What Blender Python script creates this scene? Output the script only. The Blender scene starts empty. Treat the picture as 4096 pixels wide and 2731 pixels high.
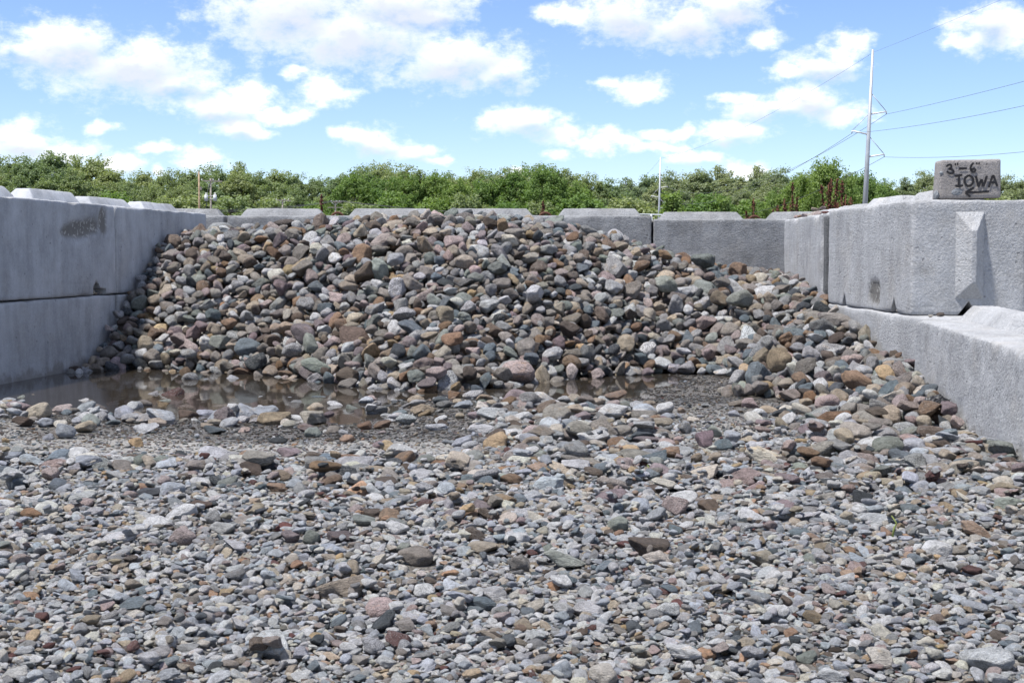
import bpy, bmesh, math, random
import numpy as np
from mathutils import Vector, Matrix, Euler

random.seed(7)
rng = np.random.default_rng(11)
SC = bpy.context.scene
COL = SC.collection
rad = math.radians

# ------------------------------------------------------------------ camera
EYE = 0.75
F_PX = 5600.0                      # focal length in pixels of the 4096 px wide photograph
CX, CY = 2048.0, 1365.5
PITCH = math.atan((1365.5 - 1020.0) / F_PX)
cam = bpy.data.cameras.new("camera")
cam.sensor_width = 36.0
cam.lens = 36.0 * F_PX / 4096.0
cam.clip_start = 0.05
cam.clip_end = 5000
cam_o = bpy.data.objects.new("camera", cam)
cam_o.location = (0, 0, EYE)
cam_o.rotation_euler = (math.pi / 2 - PITCH, 0, 0)
COL.objects.link(cam_o)
SC.camera = cam_o

# ------------------------------------------------------------------ sun, sky, exposure
SUN_DIR = Vector((-0.35, -0.20, 0.915)).normalized()
SUN_EL = math.asin(SUN_DIR.z)
SUN_AZ = math.atan2(SUN_DIR.x, SUN_DIR.y)
sun = bpy.data.lights.new("sun", 'SUN')
sun.energy = 3.4
sun.angle = rad(3.0)
sun.color = (1.0, 0.955, 0.89)
sun_o = bpy.data.objects.new("sun", sun)
sun_o.rotation_euler = SUN_DIR.to_track_quat('Z', 'Y').to_euler()
sun_o.location = (0, 0, 30)
COL.objects.link(sun_o)

VS = SC.view_settings
VS.view_transform = 'Standard'
VS.look = 'None'
VS.exposure = 1.07
VS.gamma = 1.0
SKY_STRENGTH = 0.083


def fwd_ray(px, py):
    """world direction through a pixel of the 4096 x 2731 photograph"""
    a, b = (px - CX) / F_PX, (CY - py) / F_PX
    c, s = math.cos(PITCH), math.sin(PITCH)
    return np.array((a, c + b * s, -s + b * c))


def at(px, py, y):
    d = fwd_ray(px, py)
    t = y / d[1]
    return Vector((d[0] * t, y, EYE + d[2] * t))


def on_z(px, py, z=0.0):
    d = fwd_ray(px, py)
    t = (z - EYE) / d[2]
    return np.array((d[0] * t, d[1] * t))


def project(x, y, z):
    c, s = math.cos(PITCH), math.sin(PITCH)
    zz = z - EYE
    dep = y * c - zz * s
    up = y * s + zz * c
    return CX + F_PX * x / dep, CY - F_PX * up / dep, dep


# cloud ellipses: centre x, y, radius x, y in pixels of the photograph
CLOUDS = [(250, 190, 270, 100), (520, 270, 330, 115), (90, 180, 170, 50), (700, 330, 190, 60),
          (1150, 50, 300, 150), (1400, 150, 420, 135), (1800, 240, 300, 105), (2000, 290, 130, 75),
          (1600, 20, 300, 100), (1720, 60, 150, 45), (850, 420, 170, 55), (1000, 385, 110, 65),
          (1120, 450, 110, 42), (950, 500, 130, 38), (1065, 525, 65, 22), (1310, 360, 115, 58),
          (1190, 300, 60, 26), (90, 570, 160, 75), (220, 620, 190, 66), (420, 660, 160, 38),
          (800, 630, 100, 52), (620, 590, 90, 24), (620, 690, 40, 30), (405, 515, 60, 28),
          (1480, 560, 160, 48), (1390, 545, 80, 34), (1650, 600, 130, 34), (1760, 640, 80, 16),
          (2500, 60, 230, 100), (2750, 100, 230, 88), (2900, 40, 170, 90), (2250, 60, 110, 42),
          (2570, 350, 115, 52), (2430, 330, 70, 34), (2100, 490, 180, 52), (2250, 530, 105, 42),
          (1950, 490, 70, 28), (2430, 560, 100, 46), (2230, 610, 60, 26), (2620, 530, 100, 24),
          (2720, 530, 70, 24), (2620, 590, 110, 26), (2760, 635, 130, 32), (2920, 535, 130, 45),
          (3010, 520, 90, 36), (3100, 430, 210, 55), (3230, 410, 140, 75), (3340, 460, 115, 42),
          (2960, 395, 100, 26), (3380, 185, 75, 62), (3290, 260, 150, 58), (3150, 290, 90, 34),
          (3080, 160, 75, 34), (3960, 90, 140, 80), (4070, 110, 110, 90), (3880, 160, 110, 34),
          (2970, 675, 100, 34), (2080, 690, 70, 18)]


def build_world():
    w = bpy.data.worlds.new("World")
    SC.world = w
    w.use_nodes = True
    w.cycles.sampling_method = 'MANUAL'
    w.cycles.sample_map_resolution = 512
    nt = w.node_tree
    nt.nodes.clear()
    N, L = nt.nodes.new, nt.links.new

    def math_(op, a, b=None, tree=None):
        n = (tree or nt).nodes.new('ShaderNodeMath')
        n.operation = op
        for i, v in enumerate((a, b)):
            if v is None:
                continue
            if isinstance(v, (int, float)):
                n.inputs[i].default_value = v
            else:
                (tree or nt).links.new(v, n.inputs[i])
        return n.outputs[0]

    # groups: how deep a direction (azimuth, elevation) lies inside the nearest cloud
    def cloud_group(name, ellipses, grow):
        g = bpy.data.node_groups.new(name, 'ShaderNodeTree')
        g.interface.new_socket("p", in_out='INPUT', socket_type='NodeSocketVector')
        g.interface.new_socket("d", in_out='OUTPUT', socket_type='NodeSocketFloat')
        gi, go = g.nodes.new('NodeGroupInput'), g.nodes.new('NodeGroupOutput')
        cur = None
        for (cx, cy, rx, ry) in ellipses:
            d = fwd_ray(cx, cy)
            d = d / np.linalg.norm(d)
            u, v = math.atan2(d[0], d[1]), math.asin(d[2])
            sx, sy = F_PX / (rx * 1.08 * grow), F_PX / (ry * 1.12 * grow)
            m = g.nodes.new('ShaderNodeVectorMath')
            m.operation = 'MULTIPLY_ADD'
            g.links.new(gi.outputs[0], m.inputs[0])
            m.inputs[1].default_value = (sx, sy, 0)
            m.inputs[2].default_value = (-u * sx, -v * sy, 0)
            ln = g.nodes.new('ShaderNodeVectorMath')
            ln.operation = 'LENGTH'
            g.links.new(m.outputs[0], ln.inputs[0])
            cur = ln.outputs['Value'] if cur is None else math_('MINIMUM', cur, ln.outputs['Value'], g)
        g.links.new(math_('SUBTRACT', 1.0, cur, g), go.inputs[0])
        return g
    g = cloud_group("cloud_field", CLOUDS, 1.0)
    g_big = cloud_group("cloud_shade_field", [c for c in CLOUDS if c[2] >= 125], 1.0)

    tc = N('ShaderNodeTexCoord')
    nrm = N('ShaderNodeVectorMath')
    nrm.operation = 'NORMALIZE'
    L(tc.outputs['Generated'], nrm.inputs[0])
    sep = N('ShaderNodeSeparateXYZ')
    L(nrm.outputs[0], sep.inputs[0])
    az = math_('ARCTAN2', sep.outputs[0], sep.outputs[1])
    el = math_('ARCSINE', sep.outputs[2])
    p = N('ShaderNodeCombineXYZ')
    L(az, p.inputs[0])
    L(el, p.inputs[1])

    def noise(vec, scale, detail, rough, col=False):
        n = N('ShaderNodeTexNoise')
        n.inputs['Scale'].default_value = scale
        n.inputs['Detail'].default_value = detail
        n.inputs['Roughness'].default_value = rough
        L(vec, n.inputs['Vector'])
        return n.outputs['Color' if col else 'Fac']

    # billowing outline: warp the coordinates, then add fractal noise
    st = N('ShaderNodeVectorMath')
    st.operation = 'MULTIPLY'
    L(p.outputs[0], st.inputs[0])
    st.inputs[1].default_value = (1.0, 1.5, 1.0)
    wn = N('ShaderNodeVectorMath')
    wn.operation = 'MULTIPLY_ADD'
    L(noise(st.outputs[0], 26.0, 3.0, 0.6, True), wn.inputs[0])
    wn.inputs[1].default_value = (0.030, 0.020, 0)
    wn.inputs[2].default_value = (-0.015, -0.010, 0)
    wp = N('ShaderNodeVectorMath')
    L(p.outputs[0], wp.inputs[0])
    L(wn.outputs[0], wp.inputs[1])
    fb = noise(st.outputs[0], 46.0, 8.0, 0.66)
    up = N('ShaderNodeVectorMath')
    L(wp.outputs[0], up.inputs[0])
    up.inputs[1].default_value = (-0.003, 0.0075, 0)

    def field(vec, tree=None):
        n = N('ShaderNodeGroup')
        n.node_tree = tree or g
        L(vec, n.inputs[0])
        return n.outputs[0]

    # beyond the mapped clouds the same kind of sky goes on
    pl = N('ShaderNodeVectorMath')
    pl.operation = 'DIVIDE'
    L(nrm.outputs[0], pl.inputs[0])
    dv = N('ShaderNodeCombineXYZ')
    zz = math_('ADD', math_('ABSOLUTE', sep.outputs[2]), 0.10)
    for i in range(3):
        L(zz, dv.inputs[i])
    L(dv.outputs[0], pl.inputs[1])
    gen = math_('MULTIPLY', math_('SUBTRACT', noise(pl.outputs[0], 0.9, 6.0, 0.55), 0.485), 5.0)

    def rng_(v, a, b, c, d, smooth=True):
        n = N('ShaderNodeMapRange')
        n.interpolation_type = 'SMOOTHSTEP' if smooth else 'LINEAR'
        L(v, n.inputs[0])
        for i, q in enumerate((a, b, c, d)):
            n.inputs[1 + i].default_value = q
        return n.outputs[0]

    outside = math_('MAXIMUM', rng_(math_('ABSOLUTE', az), 0.36, 0.46, 0, 1), rng_(el, 0.18, 0.26, 0, 1))

    def mixf(fac, a, b):
        n = N('ShaderNodeMix')
        L(fac, n.inputs[0])
        L(a, n.inputs[2])
        L(b, n.inputs[3])
        return n.outputs[0]

    fbm = math_('MULTIPLY', math_('SUBTRACT', fb, 0.5), 2.6)
    dens = math_('ADD', mixf(outside, field(wp.outputs[0]), gen), fbm)
    alpha = math_('MULTIPLY', rng_(dens, -0.26, 1.02, 0, 0.96), rng_(el, -0.01, 0.02, 0, 1))
    dens_up = math_('ADD', mixf(outside, field(up.outputs[0], g_big), gen), math_('MULTIPLY', fbm, 0.55))
    shade = rng_(dens_up, -0.05, 0.95, 1.0, 0.0)

    cc = N('ShaderNodeMix')
    cc.data_type = 'RGBA'
    L(shade, cc.inputs[0])
    cc.inputs[6].default_value = (0.56, 0.595, 0.66, 1)
    cc.inputs[7].default_value = (1.0, 1.0, 1.02, 1)

    sky = N('ShaderNodeTexSky')
    sky.sky_type = 'NISHITA'
    sky.sun_disc = False
    sky.sun_elevation = SUN_EL
    sky.sun_rotation = SUN_AZ
    sky.altitude = 1200
    sky.air_density = 1.0
    sky.dust_density = 0.15
    sky.ozone_density = 5.0
    b1, b2 = N('ShaderNodeBackground'), N('ShaderNodeBackground')
    tint = N('ShaderNodeMix')
    tint.data_type = 'RGBA'
    tint.blend_type = 'MULTIPLY'
    tint.inputs[0].default_value = 1.0
    L(sky.outputs[0], tint.inputs[6])
    tint.inputs[7].default_value = (0.985, 0.955, 1.04, 1)
    L(tint.outputs[2], b1.inputs[0])
    b1.inputs[1].default_value = SKY_STRENGTH
    L(cc.outputs[2], b2.inputs[0])
    b2.inputs[1].default_value = 0.72
    ms = N('ShaderNodeMixShader')
    L(alpha, ms.inputs[0])
    L(b1.outputs[0], ms.inputs[1])
    L(b2.outputs[0], ms.inputs[2])
    out = N('ShaderNodeOutputWorld')
    L(ms.outputs[0], out.inputs[0])


build_world()
cy = SC.cycles
cy.use_denoising = True
cy.max_bounces = 6
cy.diffuse_bounces = 3
cy.glossy_bounces = 3
cy.transmission_bounces = 4
cy.transparent_max_bounces = 6
cy.caustics_reflective = False
cy.caustics_refractive = False

# ------------------------------------------------------------------ helpers


def tag(o, label=None, cat=None, group=None, kind=None):
    for k, v in (("label", label), ("category", cat), ("group", group), ("kind", kind)):
        if v:
            o[k] = v
    return o


def link(name, data, parent=None, mat=None, loc=None, rot=None, scale=None):
    o = bpy.data.objects.new(name, data)
    COL.objects.link(o)
    if parent is not None:
        o.parent = parent
    if mat is not None and data is not None and not data.materials:
        data.materials.append(mat)
    if loc is not None:
        o.location = loc
    if rot is not None:
        o.rotation_euler = rot
    if scale is not None:
        o.scale = scale
    return o


def mesh_from(name, V, Fc, smooth=True):
    me = bpy.data.meshes.new(name)
    me.from_pydata([tuple(v) for v in V], [], [tuple(f) for f in Fc])
    if smooth:
        me.polygons.foreach_set('use_smooth', [True] * len(me.polygons))
    me.update()
    return me


def _hash(ix, iy, iz, seed):
    h = (ix * 374761393 + iy * 668265263 + iz * 2147483647 + seed * 1274126177) & 0xFFFFFFFF
    h = ((h ^ (h >> 13)) * 1274126177) & 0xFFFFFFFF
    h = ((h ^ (h >> 16)) * 2246822519) & 0xFFFFFFFF
    return ((h ^ (h >> 15)) & 0xFFFFFF) / float(0xFFFFFF)


def vnoise(P, seed=0):
    P = np.asarray(P, float)
    i = np.floor(P).astype(np.int64)
    f = P - i
    f = f * f * (3 - 2 * f)
    r = 0
    for dx in (0, 1):
        for dy in (0, 1):
            for dz in (0, 1):
                wgt = (f[:, 0] if dx else 1 - f[:, 0]) * (f[:, 1] if dy else 1 - f[:, 1]) * (f[:, 2] if dz else 1 - f[:, 2])
                r = r + wgt * _hash(i[:, 0] + dx, i[:, 1] + dy, i[:, 2] + dz, seed)
    return r


def fbm(P, seed=0, octv=4, gain=0.5):
    P = np.asarray(P, float)
    a, s, t = 1.0, 0.0, 0.0
    for k in range(octv):
        s = s + a * vnoise(P * (2 ** k) + 17.3 * k, seed + k)
        t += a
        a *= gain
    return s / t


def tube(pts, r0, r1=None, n=8, cap=True):
    """tapered tube along a polyline: returns vertices and faces"""
    pts = [Vector(p) for p in pts]
    r1 = r0 if r1 is None else r1
    V, Fc = [], []
    m = len(pts)
    for i, p in enumerate(pts):
        t = (pts[min(i + 1, m - 1)] - pts[max(i - 1, 0)]).normalized()
        a = t.orthogonal().normalized() if abs(t.z) > 0.95 else t.cross(Vector((0, 0, 1))).normalized()
        b = t.cross(a)
        rr = r0 + (r1 - r0) * i / max(m - 1, 1)
        for k in range(n):
            an = 2 * math.pi * k / n
            V.append(p + (a * math.cos(an) + b * math.sin(an)) * rr)
    for i in range(m - 1):
        for k in range(n):
            k2 = (k + 1) % n
            Fc.append((i * n + k, i * n + k2, (i + 1) * n + k2, (i + 1) * n + k))
    if cap:
        Fc.append(tuple(range(n))[::-1])
        Fc.append(tuple(range((m - 1) * n, m * n)))
    return V, Fc


def join(parts):
    V, Fc = [], []
    for v, f in parts:
        o = len(V)
        V += list(v)
        Fc += [tuple(i + o for i in q) for q in f]
    return V, Fc


def boxvf(x0, x1, y0, y1, z0, z1):
    V = [(x, y, z) for z in (z0, z1) for y in (y0, y1) for x in (x0, x1)]
    return V, [(0, 2, 3, 1), (4, 5, 7, 6), (0, 1, 5, 4), (2, 6, 7, 3), (0, 4, 6, 2), (1, 3, 7, 5)]


class NT:
    """small node-tree helper for materials"""

    def __init__(self, name):
        self.m = bpy.data.materials.new(name)
        self.m.use_nodes = True
        self.t = self.m.node_tree
        self.t.nodes.clear()
        self.out = self.t.nodes.new('ShaderNodeOutputMaterial')

    def n(self, typ, **kw):
        x = self.t.nodes.new(typ)
        for k, v in kw.items():
            setattr(x, k, v)
        return x

    def l(self, a, b):
        self.t.links.new(a, b)

    def set(self, sock, v):
        if hasattr(v, 'is_output') or hasattr(v, 'links'):
            self.l(v, sock)
        else:
            sock.default_value = v

    def math(self, op, a, b=0.0, c=None, clamp=False):
        x = self.n('ShaderNodeMath', operation=op, use_clamp=clamp)
        self.set(x.inputs[0], a)
        self.set(x.inputs[1], b)
        if c is not None:
            self.set(x.inputs[2], c)
        return x.outputs[0]

    def vmath(self, op, a, b=None):
        x = self.n('ShaderNodeVectorMath', operation=op)
        self.set(x.inputs[0], a)
        if b is not None:
            self.set(x.inputs[1], b)
        return x.outputs[0]

    def noise(self, vec, scale, detail=4.0, rough=0.55, col=False, dist=0.0):
        x = self.n('ShaderNodeTexNoise')
        self.set(x.inputs['Vector'], vec)
        x.inputs['Scale'].default_value = scale
        x.inputs['Detail'].default_value = detail
        x.inputs['Roughness'].default_value = rough
        x.inputs['Distortion'].default_value = dist
        return x.outputs['Color' if col else 'Fac']

    def voro(self, vec, scale, out='Distance', feature='F1'):
        x = self.n('ShaderNodeTexVoronoi', feature=feature)
        self.set(x.inputs['Vector'], vec)
        x.inputs['Scale'].default_value = scale
        return x.outputs[out]

    def rng(self, v, a, b, c=0.0, d=1.0, smooth=False):
        x = self.n('ShaderNodeMapRange', interpolation_type='SMOOTHSTEP' if smooth else 'LINEAR')
        self.set(x.inputs[0], v)
        for i, q in enumerate((a, b, c, d)):
            self.set(x.inputs[1 + i], q)
        return x.outputs[0]

    def mix(self, fac, a, b, blend='MIX'):
        x = self.n('ShaderNodeMix', data_type='RGBA', blend_type=blend)
        self.set(x.inputs[0], fac)
        self.set(x.inputs[6], a)
        self.set(x.inputs[7], b)
        return x.outputs[2]

    def bump(self, h, strength=0.5, dist=0.01, normal=None):
        x = self.n('ShaderNodeBump')
        x.inputs['Strength'].default_value = strength
        x.inputs['Distance'].default_value = dist
        self.l(h, x.inputs['Height'])
        if normal is not None:
            self.l(normal, x.inputs['Normal'])
        return x.outputs[0]

    def bsdf(self, color, rough=0.8, normal=None, metallic=0.0, spec=0.5, ior=None):
        x = self.n('ShaderNodeBsdfPrincipled')
        self.set(x.inputs['Base Color'], color)
        self.set(x.inputs['Roughness'], rough)
        self.set(x.inputs['Metallic'], metallic)
        x.inputs['Specular IOR Level'].default_value = spec
        if ior:
            x.inputs['IOR'].default_value = ior
        if normal is not None:
            self.l(normal, x.inputs['Normal'])
        self.l(x.outputs[0], self.out.inputs[0])
        return x


def rgb(r, g, b):
    return (r, g, b, 1.0)


def plain(name, c, rough=0.6, metallic=0.0, var=0.25, scale=8.0, bump=0.0, spec=0.4):
    k = NT(name)
    tc = k.n('ShaderNodeTexCoord').outputs['Object']
    nn = k.noise(tc, scale, 6, 0.6)
    f = k.rng(nn, 0.3, 0.7, 1 - var, 1 + var)
    x = k.n('ShaderNodeCombineXYZ')
    for i in range(3):
        k.l(f, x.inputs[i])
    colr = k.mix(1.0, rgb(*c), x.outputs[0], 'MULTIPLY')
    nrm = k.bump(k.noise(tc, scale * 5, 5, 0.6), bump, 0.01) if bump else None
    k.bsdf(colr, rough, nrm, metallic, spec)
    return k.m


# ------------------------------------------------------------------ materials


def concrete_mat(name, tint=(0.40, 0.41, 0.425), rough_face=0.0, streak=0.35):
    k = NT(name)
    tc = k.n('ShaderNodeTexCoord').outputs['Object']
    oi = k.n('ShaderNodeObjectInfo')
    off = k.math('MULTIPLY', oi.outputs['Random'], 37.0)
    v = k.vmath('ADD', tc, off)
    big = k.noise(v, 2.2, 4, 0.6)
    mid = k.noise(v, 9.0, 6, 0.65)
    fine = k.noise(v, 85.0, 4, 0.7)
    sv = k.vmath('MULTIPLY', k.vmath('ADD', v, k.vmath('MULTIPLY', k.noise(v, 3.0, 3, 0.5, True), (0.10, 0.10, 0.0))), (4.0, 4.0, 0.55))
    stk = k.noise(sv, 1.6, 6, 0.65)
    val = k.math('ADD', k.rng(big, 0.3, 0.7, -0.13, 0.12), k.rng(mid, 0.3, 0.7, -0.12, 0.10))
    val = k.math('ADD', val, k.rng(stk, 0.34, 0.62, -streak * 0.55, streak * 0.35))
    val = k.math('ADD', val, k.rng(fine, 0.3, 0.7, -0.10 - 0.16 * rough_face, 0.09 + 0.12 * rough_face))
    # small air holes
    pv = k.voro(k.vmath('ADD', v, k.vmath('MULTIPLY', k.noise(v, 30, 2, 0.5, True), (0.03, 0.03, 0.03))), 21.0)
    gate = k.rng(k.noise(v, 6.0, 3, 0.6), 0.52, 0.60, 0, 1)
    pit = k.math('MULTIPLY', k.rng(pv, 0.10, 0.17, 1, 0), gate)
    val = k.math('ADD', val, k.math('MULTIPLY', pit, -0.35))
    val = k.math('ADD', val, 1.0)
    cv = k.n('ShaderNodeCombineXYZ')
    for i in range(3):
        k.l(val, cv.inputs[i])
    c = k.mix(1.0, rgb(*tint), cv.outputs[0], 'MULTIPLY')
    warm = k.rng(k.noise(v, 3.6, 5, 0.65), 0.50, 0.75, 0, 0.45)
    c = k.mix(warm, c, k.mix(1.0, c, rgb(1.03, 0.96, 0.86), 'MULTIPLY'))
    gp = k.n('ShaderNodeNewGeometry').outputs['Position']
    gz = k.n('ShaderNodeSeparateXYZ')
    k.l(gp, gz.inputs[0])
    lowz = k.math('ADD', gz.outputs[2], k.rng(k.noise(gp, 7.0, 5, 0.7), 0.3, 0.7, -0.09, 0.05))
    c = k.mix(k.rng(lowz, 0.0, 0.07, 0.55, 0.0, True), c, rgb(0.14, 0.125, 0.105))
    hv = k.vmath('MULTIPLY', v, (0.7, 0.7, 16.0))
    pour = k.rng(k.noise(hv, 1.0, 4, 0.6), 0.62, 0.72, 0.0, 0.20)
    c = k.mix(pour, c, k.mix(1.0, c, rgb(0.62, 0.60, 0.56), 'MULTIPLY'))
    grime = k.math('MULTIPLY', k.rng(k.noise(v, 4.2, 7, 0.75), 0.54, 0.70, 0.0, 0.55), 1.0)
    c = k.mix(grime, c, k.mix(1.0, c, rgb(0.70, 0.67, 0.62), 'MULTIPLY'))
    # broken skin with the aggregate showing
    sp = k.n('ShaderNodeAttribute', attribute_name='spall').outputs['Fac']
    agg = k.voro(v, 60.0, 'Color')
    ag = k.n('ShaderNodeSeparateColor')
    k.l(agg, ag.inputs[0])
    aggc = k.mix(k.rng(ag.outputs[0], 0.78, 0.84), rgb(0.15, 0.145, 0.135), rgb(0.32, 0.315, 0.30))
    c = k.mix(k.math('MULTIPLY', sp, 0.95), c, aggc)
    h = k.math('ADD', k.math('MULTIPLY', fine, 0.5 + 1.3 * rough_face), k.math('MULTIPLY', k.noise(v, 34, 6, 0.7), 0.8 + 0.6 * rough_face))
    h = k.math('ADD', h, k.math('MULTIPLY', pit, -1.2))
    nrm = k.bump(h, 0.45 + 0.4 * rough_face, 0.006 + 0.006 * rough_face)
    k.bsdf(c, 0.88, nrm, spec=0.3)
    return k.m


def stone_mat():
    k = NT("river_stone")
    tc = k.n('ShaderNodeTexCoord').outputs['Object']
    oi = k.n('ShaderNodeObjectInfo')
    at_ = k.n('ShaderNodeAttribute', attribute_name='col', attribute_type='INSTANCER')
    kd = k.n('ShaderNodeAttribute', attribute_name='grain', attribute_type='INSTANCER').outputs['Fac']
    v = k.vmath('ADD', tc, k.math('MULTIPLY', oi.outputs['Random'], 91.0))
    col = at_.outputs['Color']
    mot = k.noise(v, 1.6, 6, 0.62)
    m2 = k.noise(v, 6.0, 5, 0.65)
    val = k.math('ADD', k.rng(mot, 0.3, 0.7, 0.66, 1.30), k.rng(m2, 0.3, 0.7, -0.24, 0.24))
    # granite grain
    gr = k.noise(v, 17.0, 3, 0.7)
    grain = k.math('MULTIPLY', k.rng(gr, 0.38, 0.64, -0.75, 0.75), kd)
    val = k.math('ADD', val, grain)
    cv = k.n('ShaderNodeCombineXYZ')
    for i in range(3):
        k.l(val, cv.inputs[i])
    c = k.mix(1.0, col, cv.outputs[0], 'MULTIPLY')
    # rusty or dusty stains and pale veins on some stones
    st = k.math('MULTIPLY', k.rng(k.noise(v, 1.1, 5, 0.7), 0.55, 0.70, 0, 0.55), k.rng(oi.outputs['Random'], 0.55, 0.75))
    c = k.mix(st, c, k.mix(1.0, c, rgb(1.25, 0.98, 0.66), 'MULTIPLY'))
    vn = k.rng(k.math('ABSOLUTE', k.math('SUBTRACT', k.noise(v, 1.9, 4, 0.6, dist=0.6), 0.5)), 0.0, 0.017, 0.5, 0.0)
    vn = k.math('MULTIPLY', vn, k.rng(k.math('FRACT', k.math('MULTIPLY', oi.outputs['Random'], 7.31)), 0.55, 0.6))
    c = k.mix(vn, c, rgb(0.52, 0.50, 0.48))
    h = k.math('ADD', k.noise(v, 7.0, 6, 0.68), k.math('MULTIPLY', gr, 0.25))
    nrm = k.bump(h, 0.75, 0.13)
    k.bsdf(c, k.rng(m2, 0.3, 0.7, 0.72, 0.92), nrm, spec=0.28)
    return k.m


def ground_mat():
    k = NT("gravel_ground")
    geo = k.n('ShaderNodeNewGeometry').outputs['Position']
    sp = k.n('ShaderNodeSeparateXYZ')
    k.l(geo, sp.inputs[0])
    v1 = k.n('ShaderNodeTexVoronoi')
    k.set(v1.inputs['Vector'], k.vmath('ADD', geo, k.vmath('MULTIPLY', k.noise(geo, 60, 2, 0.5, True), (0.008, 0.008, 0.008))))
    v1.inputs['Scale'].default_value = 95.0
    cs = k.n('ShaderNodeSeparateColor')
    k.l(v1.outputs['Color'], cs.inputs[0])
    ramp = k.n('ShaderNodeValToRGB')
    k.l(cs.outputs[0], ramp.inputs[0])
    el = ramp.color_ramp.elements
    el[0].color = rgb(0.15, 0.145, 0.135)
    el[1].color = rgb(0.42, 0.41, 0.39)
    for pos, c in ((0.3, (0.25, 0.24, 0.225)), (0.55, (0.30, 0.28, 0.25)), (0.8, (0.30, 0.31, 0.325))):
        e = el.new(pos)
        e.color = rgb(*c)
    mud = k.mix(k.rng(k.noise(geo, 70, 4, 0.65), 0.35, 0.65), rgb(0.20, 0.192, 0.178), rgb(0.31, 0.30, 0.282))
    c = k.mix(k.rng(k.noise(geo, 5.0, 5, 0.6), 0.40, 0.62, 0.25, 0.85), ramp.outputs[0], mud)
    big = k.rng(k.noise(geo, 1.1, 4, 0.6), 0.3, 0.7, 0.8, 1.2)
    cv = k.n('ShaderNodeCombineXYZ')
    for i in range(3):
        k.l(big, cv.inputs[i])
    c = k.mix(1.0, c, cv.outputs[0], 'MULTIPLY')
    # soaked close to the water level
    hz = k.math('ADD', sp.outputs[2], k.rng(k.noise(geo, 2.6, 5, 0.6), 0.3, 0.7, -0.012, 0.012))
    wet = k.rng(hz, 0.028, 0.064, 1.0, 0.0, True)
    c = k.mix(k.math('MULTIPLY', wet, 0.9), c, k.mix(1.0, c, rgb(0.30, 0.275, 0.245), 'MULTIPLY'))
    h = k.math('ADD', v1.outputs['Distance'], k.math('MULTIPLY', k.noise(geo, 150, 3, 0.6), 0.3))
    nrm = k.bump(h, 0.8, 0.012)
    k.bsdf(c, k.rng(wet, 0, 1, 0.92, 0.38), nrm, spec=0.4)
    return k.m


def water_mat():
    k = NT("murky_water")
    geo = k.n('ShaderNodeNewGeometry').outputs['Position']
    v = k.vmath('MULTIPLY', geo, (1.0, 0.45, 1.0))
    nrm = k.bump(k.noise(v, 9.0, 3, 0.5), 0.05, 0.02)
    c = k.mix(k.noise(geo, 3.0, 4, 0.6), rgb(0.024, 0.020, 0.015), rgb(0.044, 0.037, 0.029))
    k.bsdf(c, 0.045, nrm, spec=0.5, ior=1.33)
    return k.m


def leaf_mat(name, c0, c1):
    k = NT(name)
    oi = k.n('ShaderNodeObjectInfo')
    geo = k.n('ShaderNodeNewGeometry')
    r = k.math('FRACT', k.math('ADD', geo.outputs['Random Per Island'], oi.outputs['Random']))
    c = k.mix(r, rgb(*c0), rgb(*c1))
    f = k.rng(oi.outputs['Random'], 0, 1, 0.82, 1.22)
    cv = k.n('ShaderNodeCombineXYZ')
    k.l(f, cv.inputs[0])
    k.l(k.math('MULTIPLY_ADD', f, 0.6, 0.4), cv.inputs[1])
    k.l(k.math('MULTIPLY_ADD', f, 0.5, 0.5), cv.inputs[2])
    c = k.mix(1.0, c, cv.outputs[0], 'MULTIPLY')
    d = k.n('ShaderNodeBsdfPrincipled')
    k.l(c, d.inputs['Base Color'])
    d.inputs['Roughness'].default_value = 0.55
    d.inputs['Specular IOR Level'].default_value = 0.3
    t = k.n('ShaderNodeBsdfTranslucent')
    k.l(k.mix(1.0, c, rgb(1.15, 1.2, 0.6), 'MULTIPLY'), t.inputs[0])
    ms = k.n('ShaderNodeMixShader')
    ms.inputs[0].default_value = 0.42
    k.l(d.outputs[0], ms.inputs[1])
    k.l(t.outputs[0], ms.inputs[2])
    k.l(ms.outputs[0], k.out.inputs[0])
    return k.m


M_CON = concrete_mat("cast_concrete")
M_CON_SMOOTH = concrete_mat("formed_concrete", (0.37, 0.385, 0.41), 0.0, 0.34)
M_CON_ROUGH = concrete_mat("coarse_concrete", (0.385, 0.393, 0.405), 0.7, 0.16)
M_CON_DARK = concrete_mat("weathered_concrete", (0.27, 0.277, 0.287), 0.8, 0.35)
M_CON_GAP_SHADE = concrete_mat("gap_shade_concrete", (0.12, 0.125, 0.13), 0.8, 0.4)  # dark tint that paints shade into the wall gap
M_STONE = stone_mat()
M_GROUND = ground_mat()
M_WATER = water_mat()
M_RUST = plain("rusty_steel", (0.10, 0.045, 0.028), 0.8, 0.2, 0.4, 60, 0.2)
M_GALV = plain("galvanised_steel", (0.46, 0.48, 0.50), 0.45, 0.35, 0.12, 1.5)
M_WIRE = plain("wire_metal", (0.16, 0.16, 0.17), 0.5, 0.4, 0.1, 3)
M_WOOD_NEW = plain("tan_pole_wood", (0.31, 0.225, 0.15), 0.85, 0, 0.35, 3, 0.3)
M_WOOD_OLD = plain("grey_pole_wood", (0.27, 0.24, 0.21), 0.9, 0, 0.35, 3, 0.3)
M_PORC = plain("white_porcelain", (0.75, 0.75, 0.74), 0.3, 0, 0.05, 3)
M_TANK = plain("pale_grey_tank_paint", (0.55, 0.58, 0.60), 0.45, 0, 0.1, 4)
M_BARK = plain("grey_bark", (0.16, 0.13, 0.10), 0.95, 0, 0.4, 3, 0.4)
M_DOCK = plain("red_brown_seed", (0.085, 0.028, 0.018), 0.9, 0, 0.5, 60)
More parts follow.
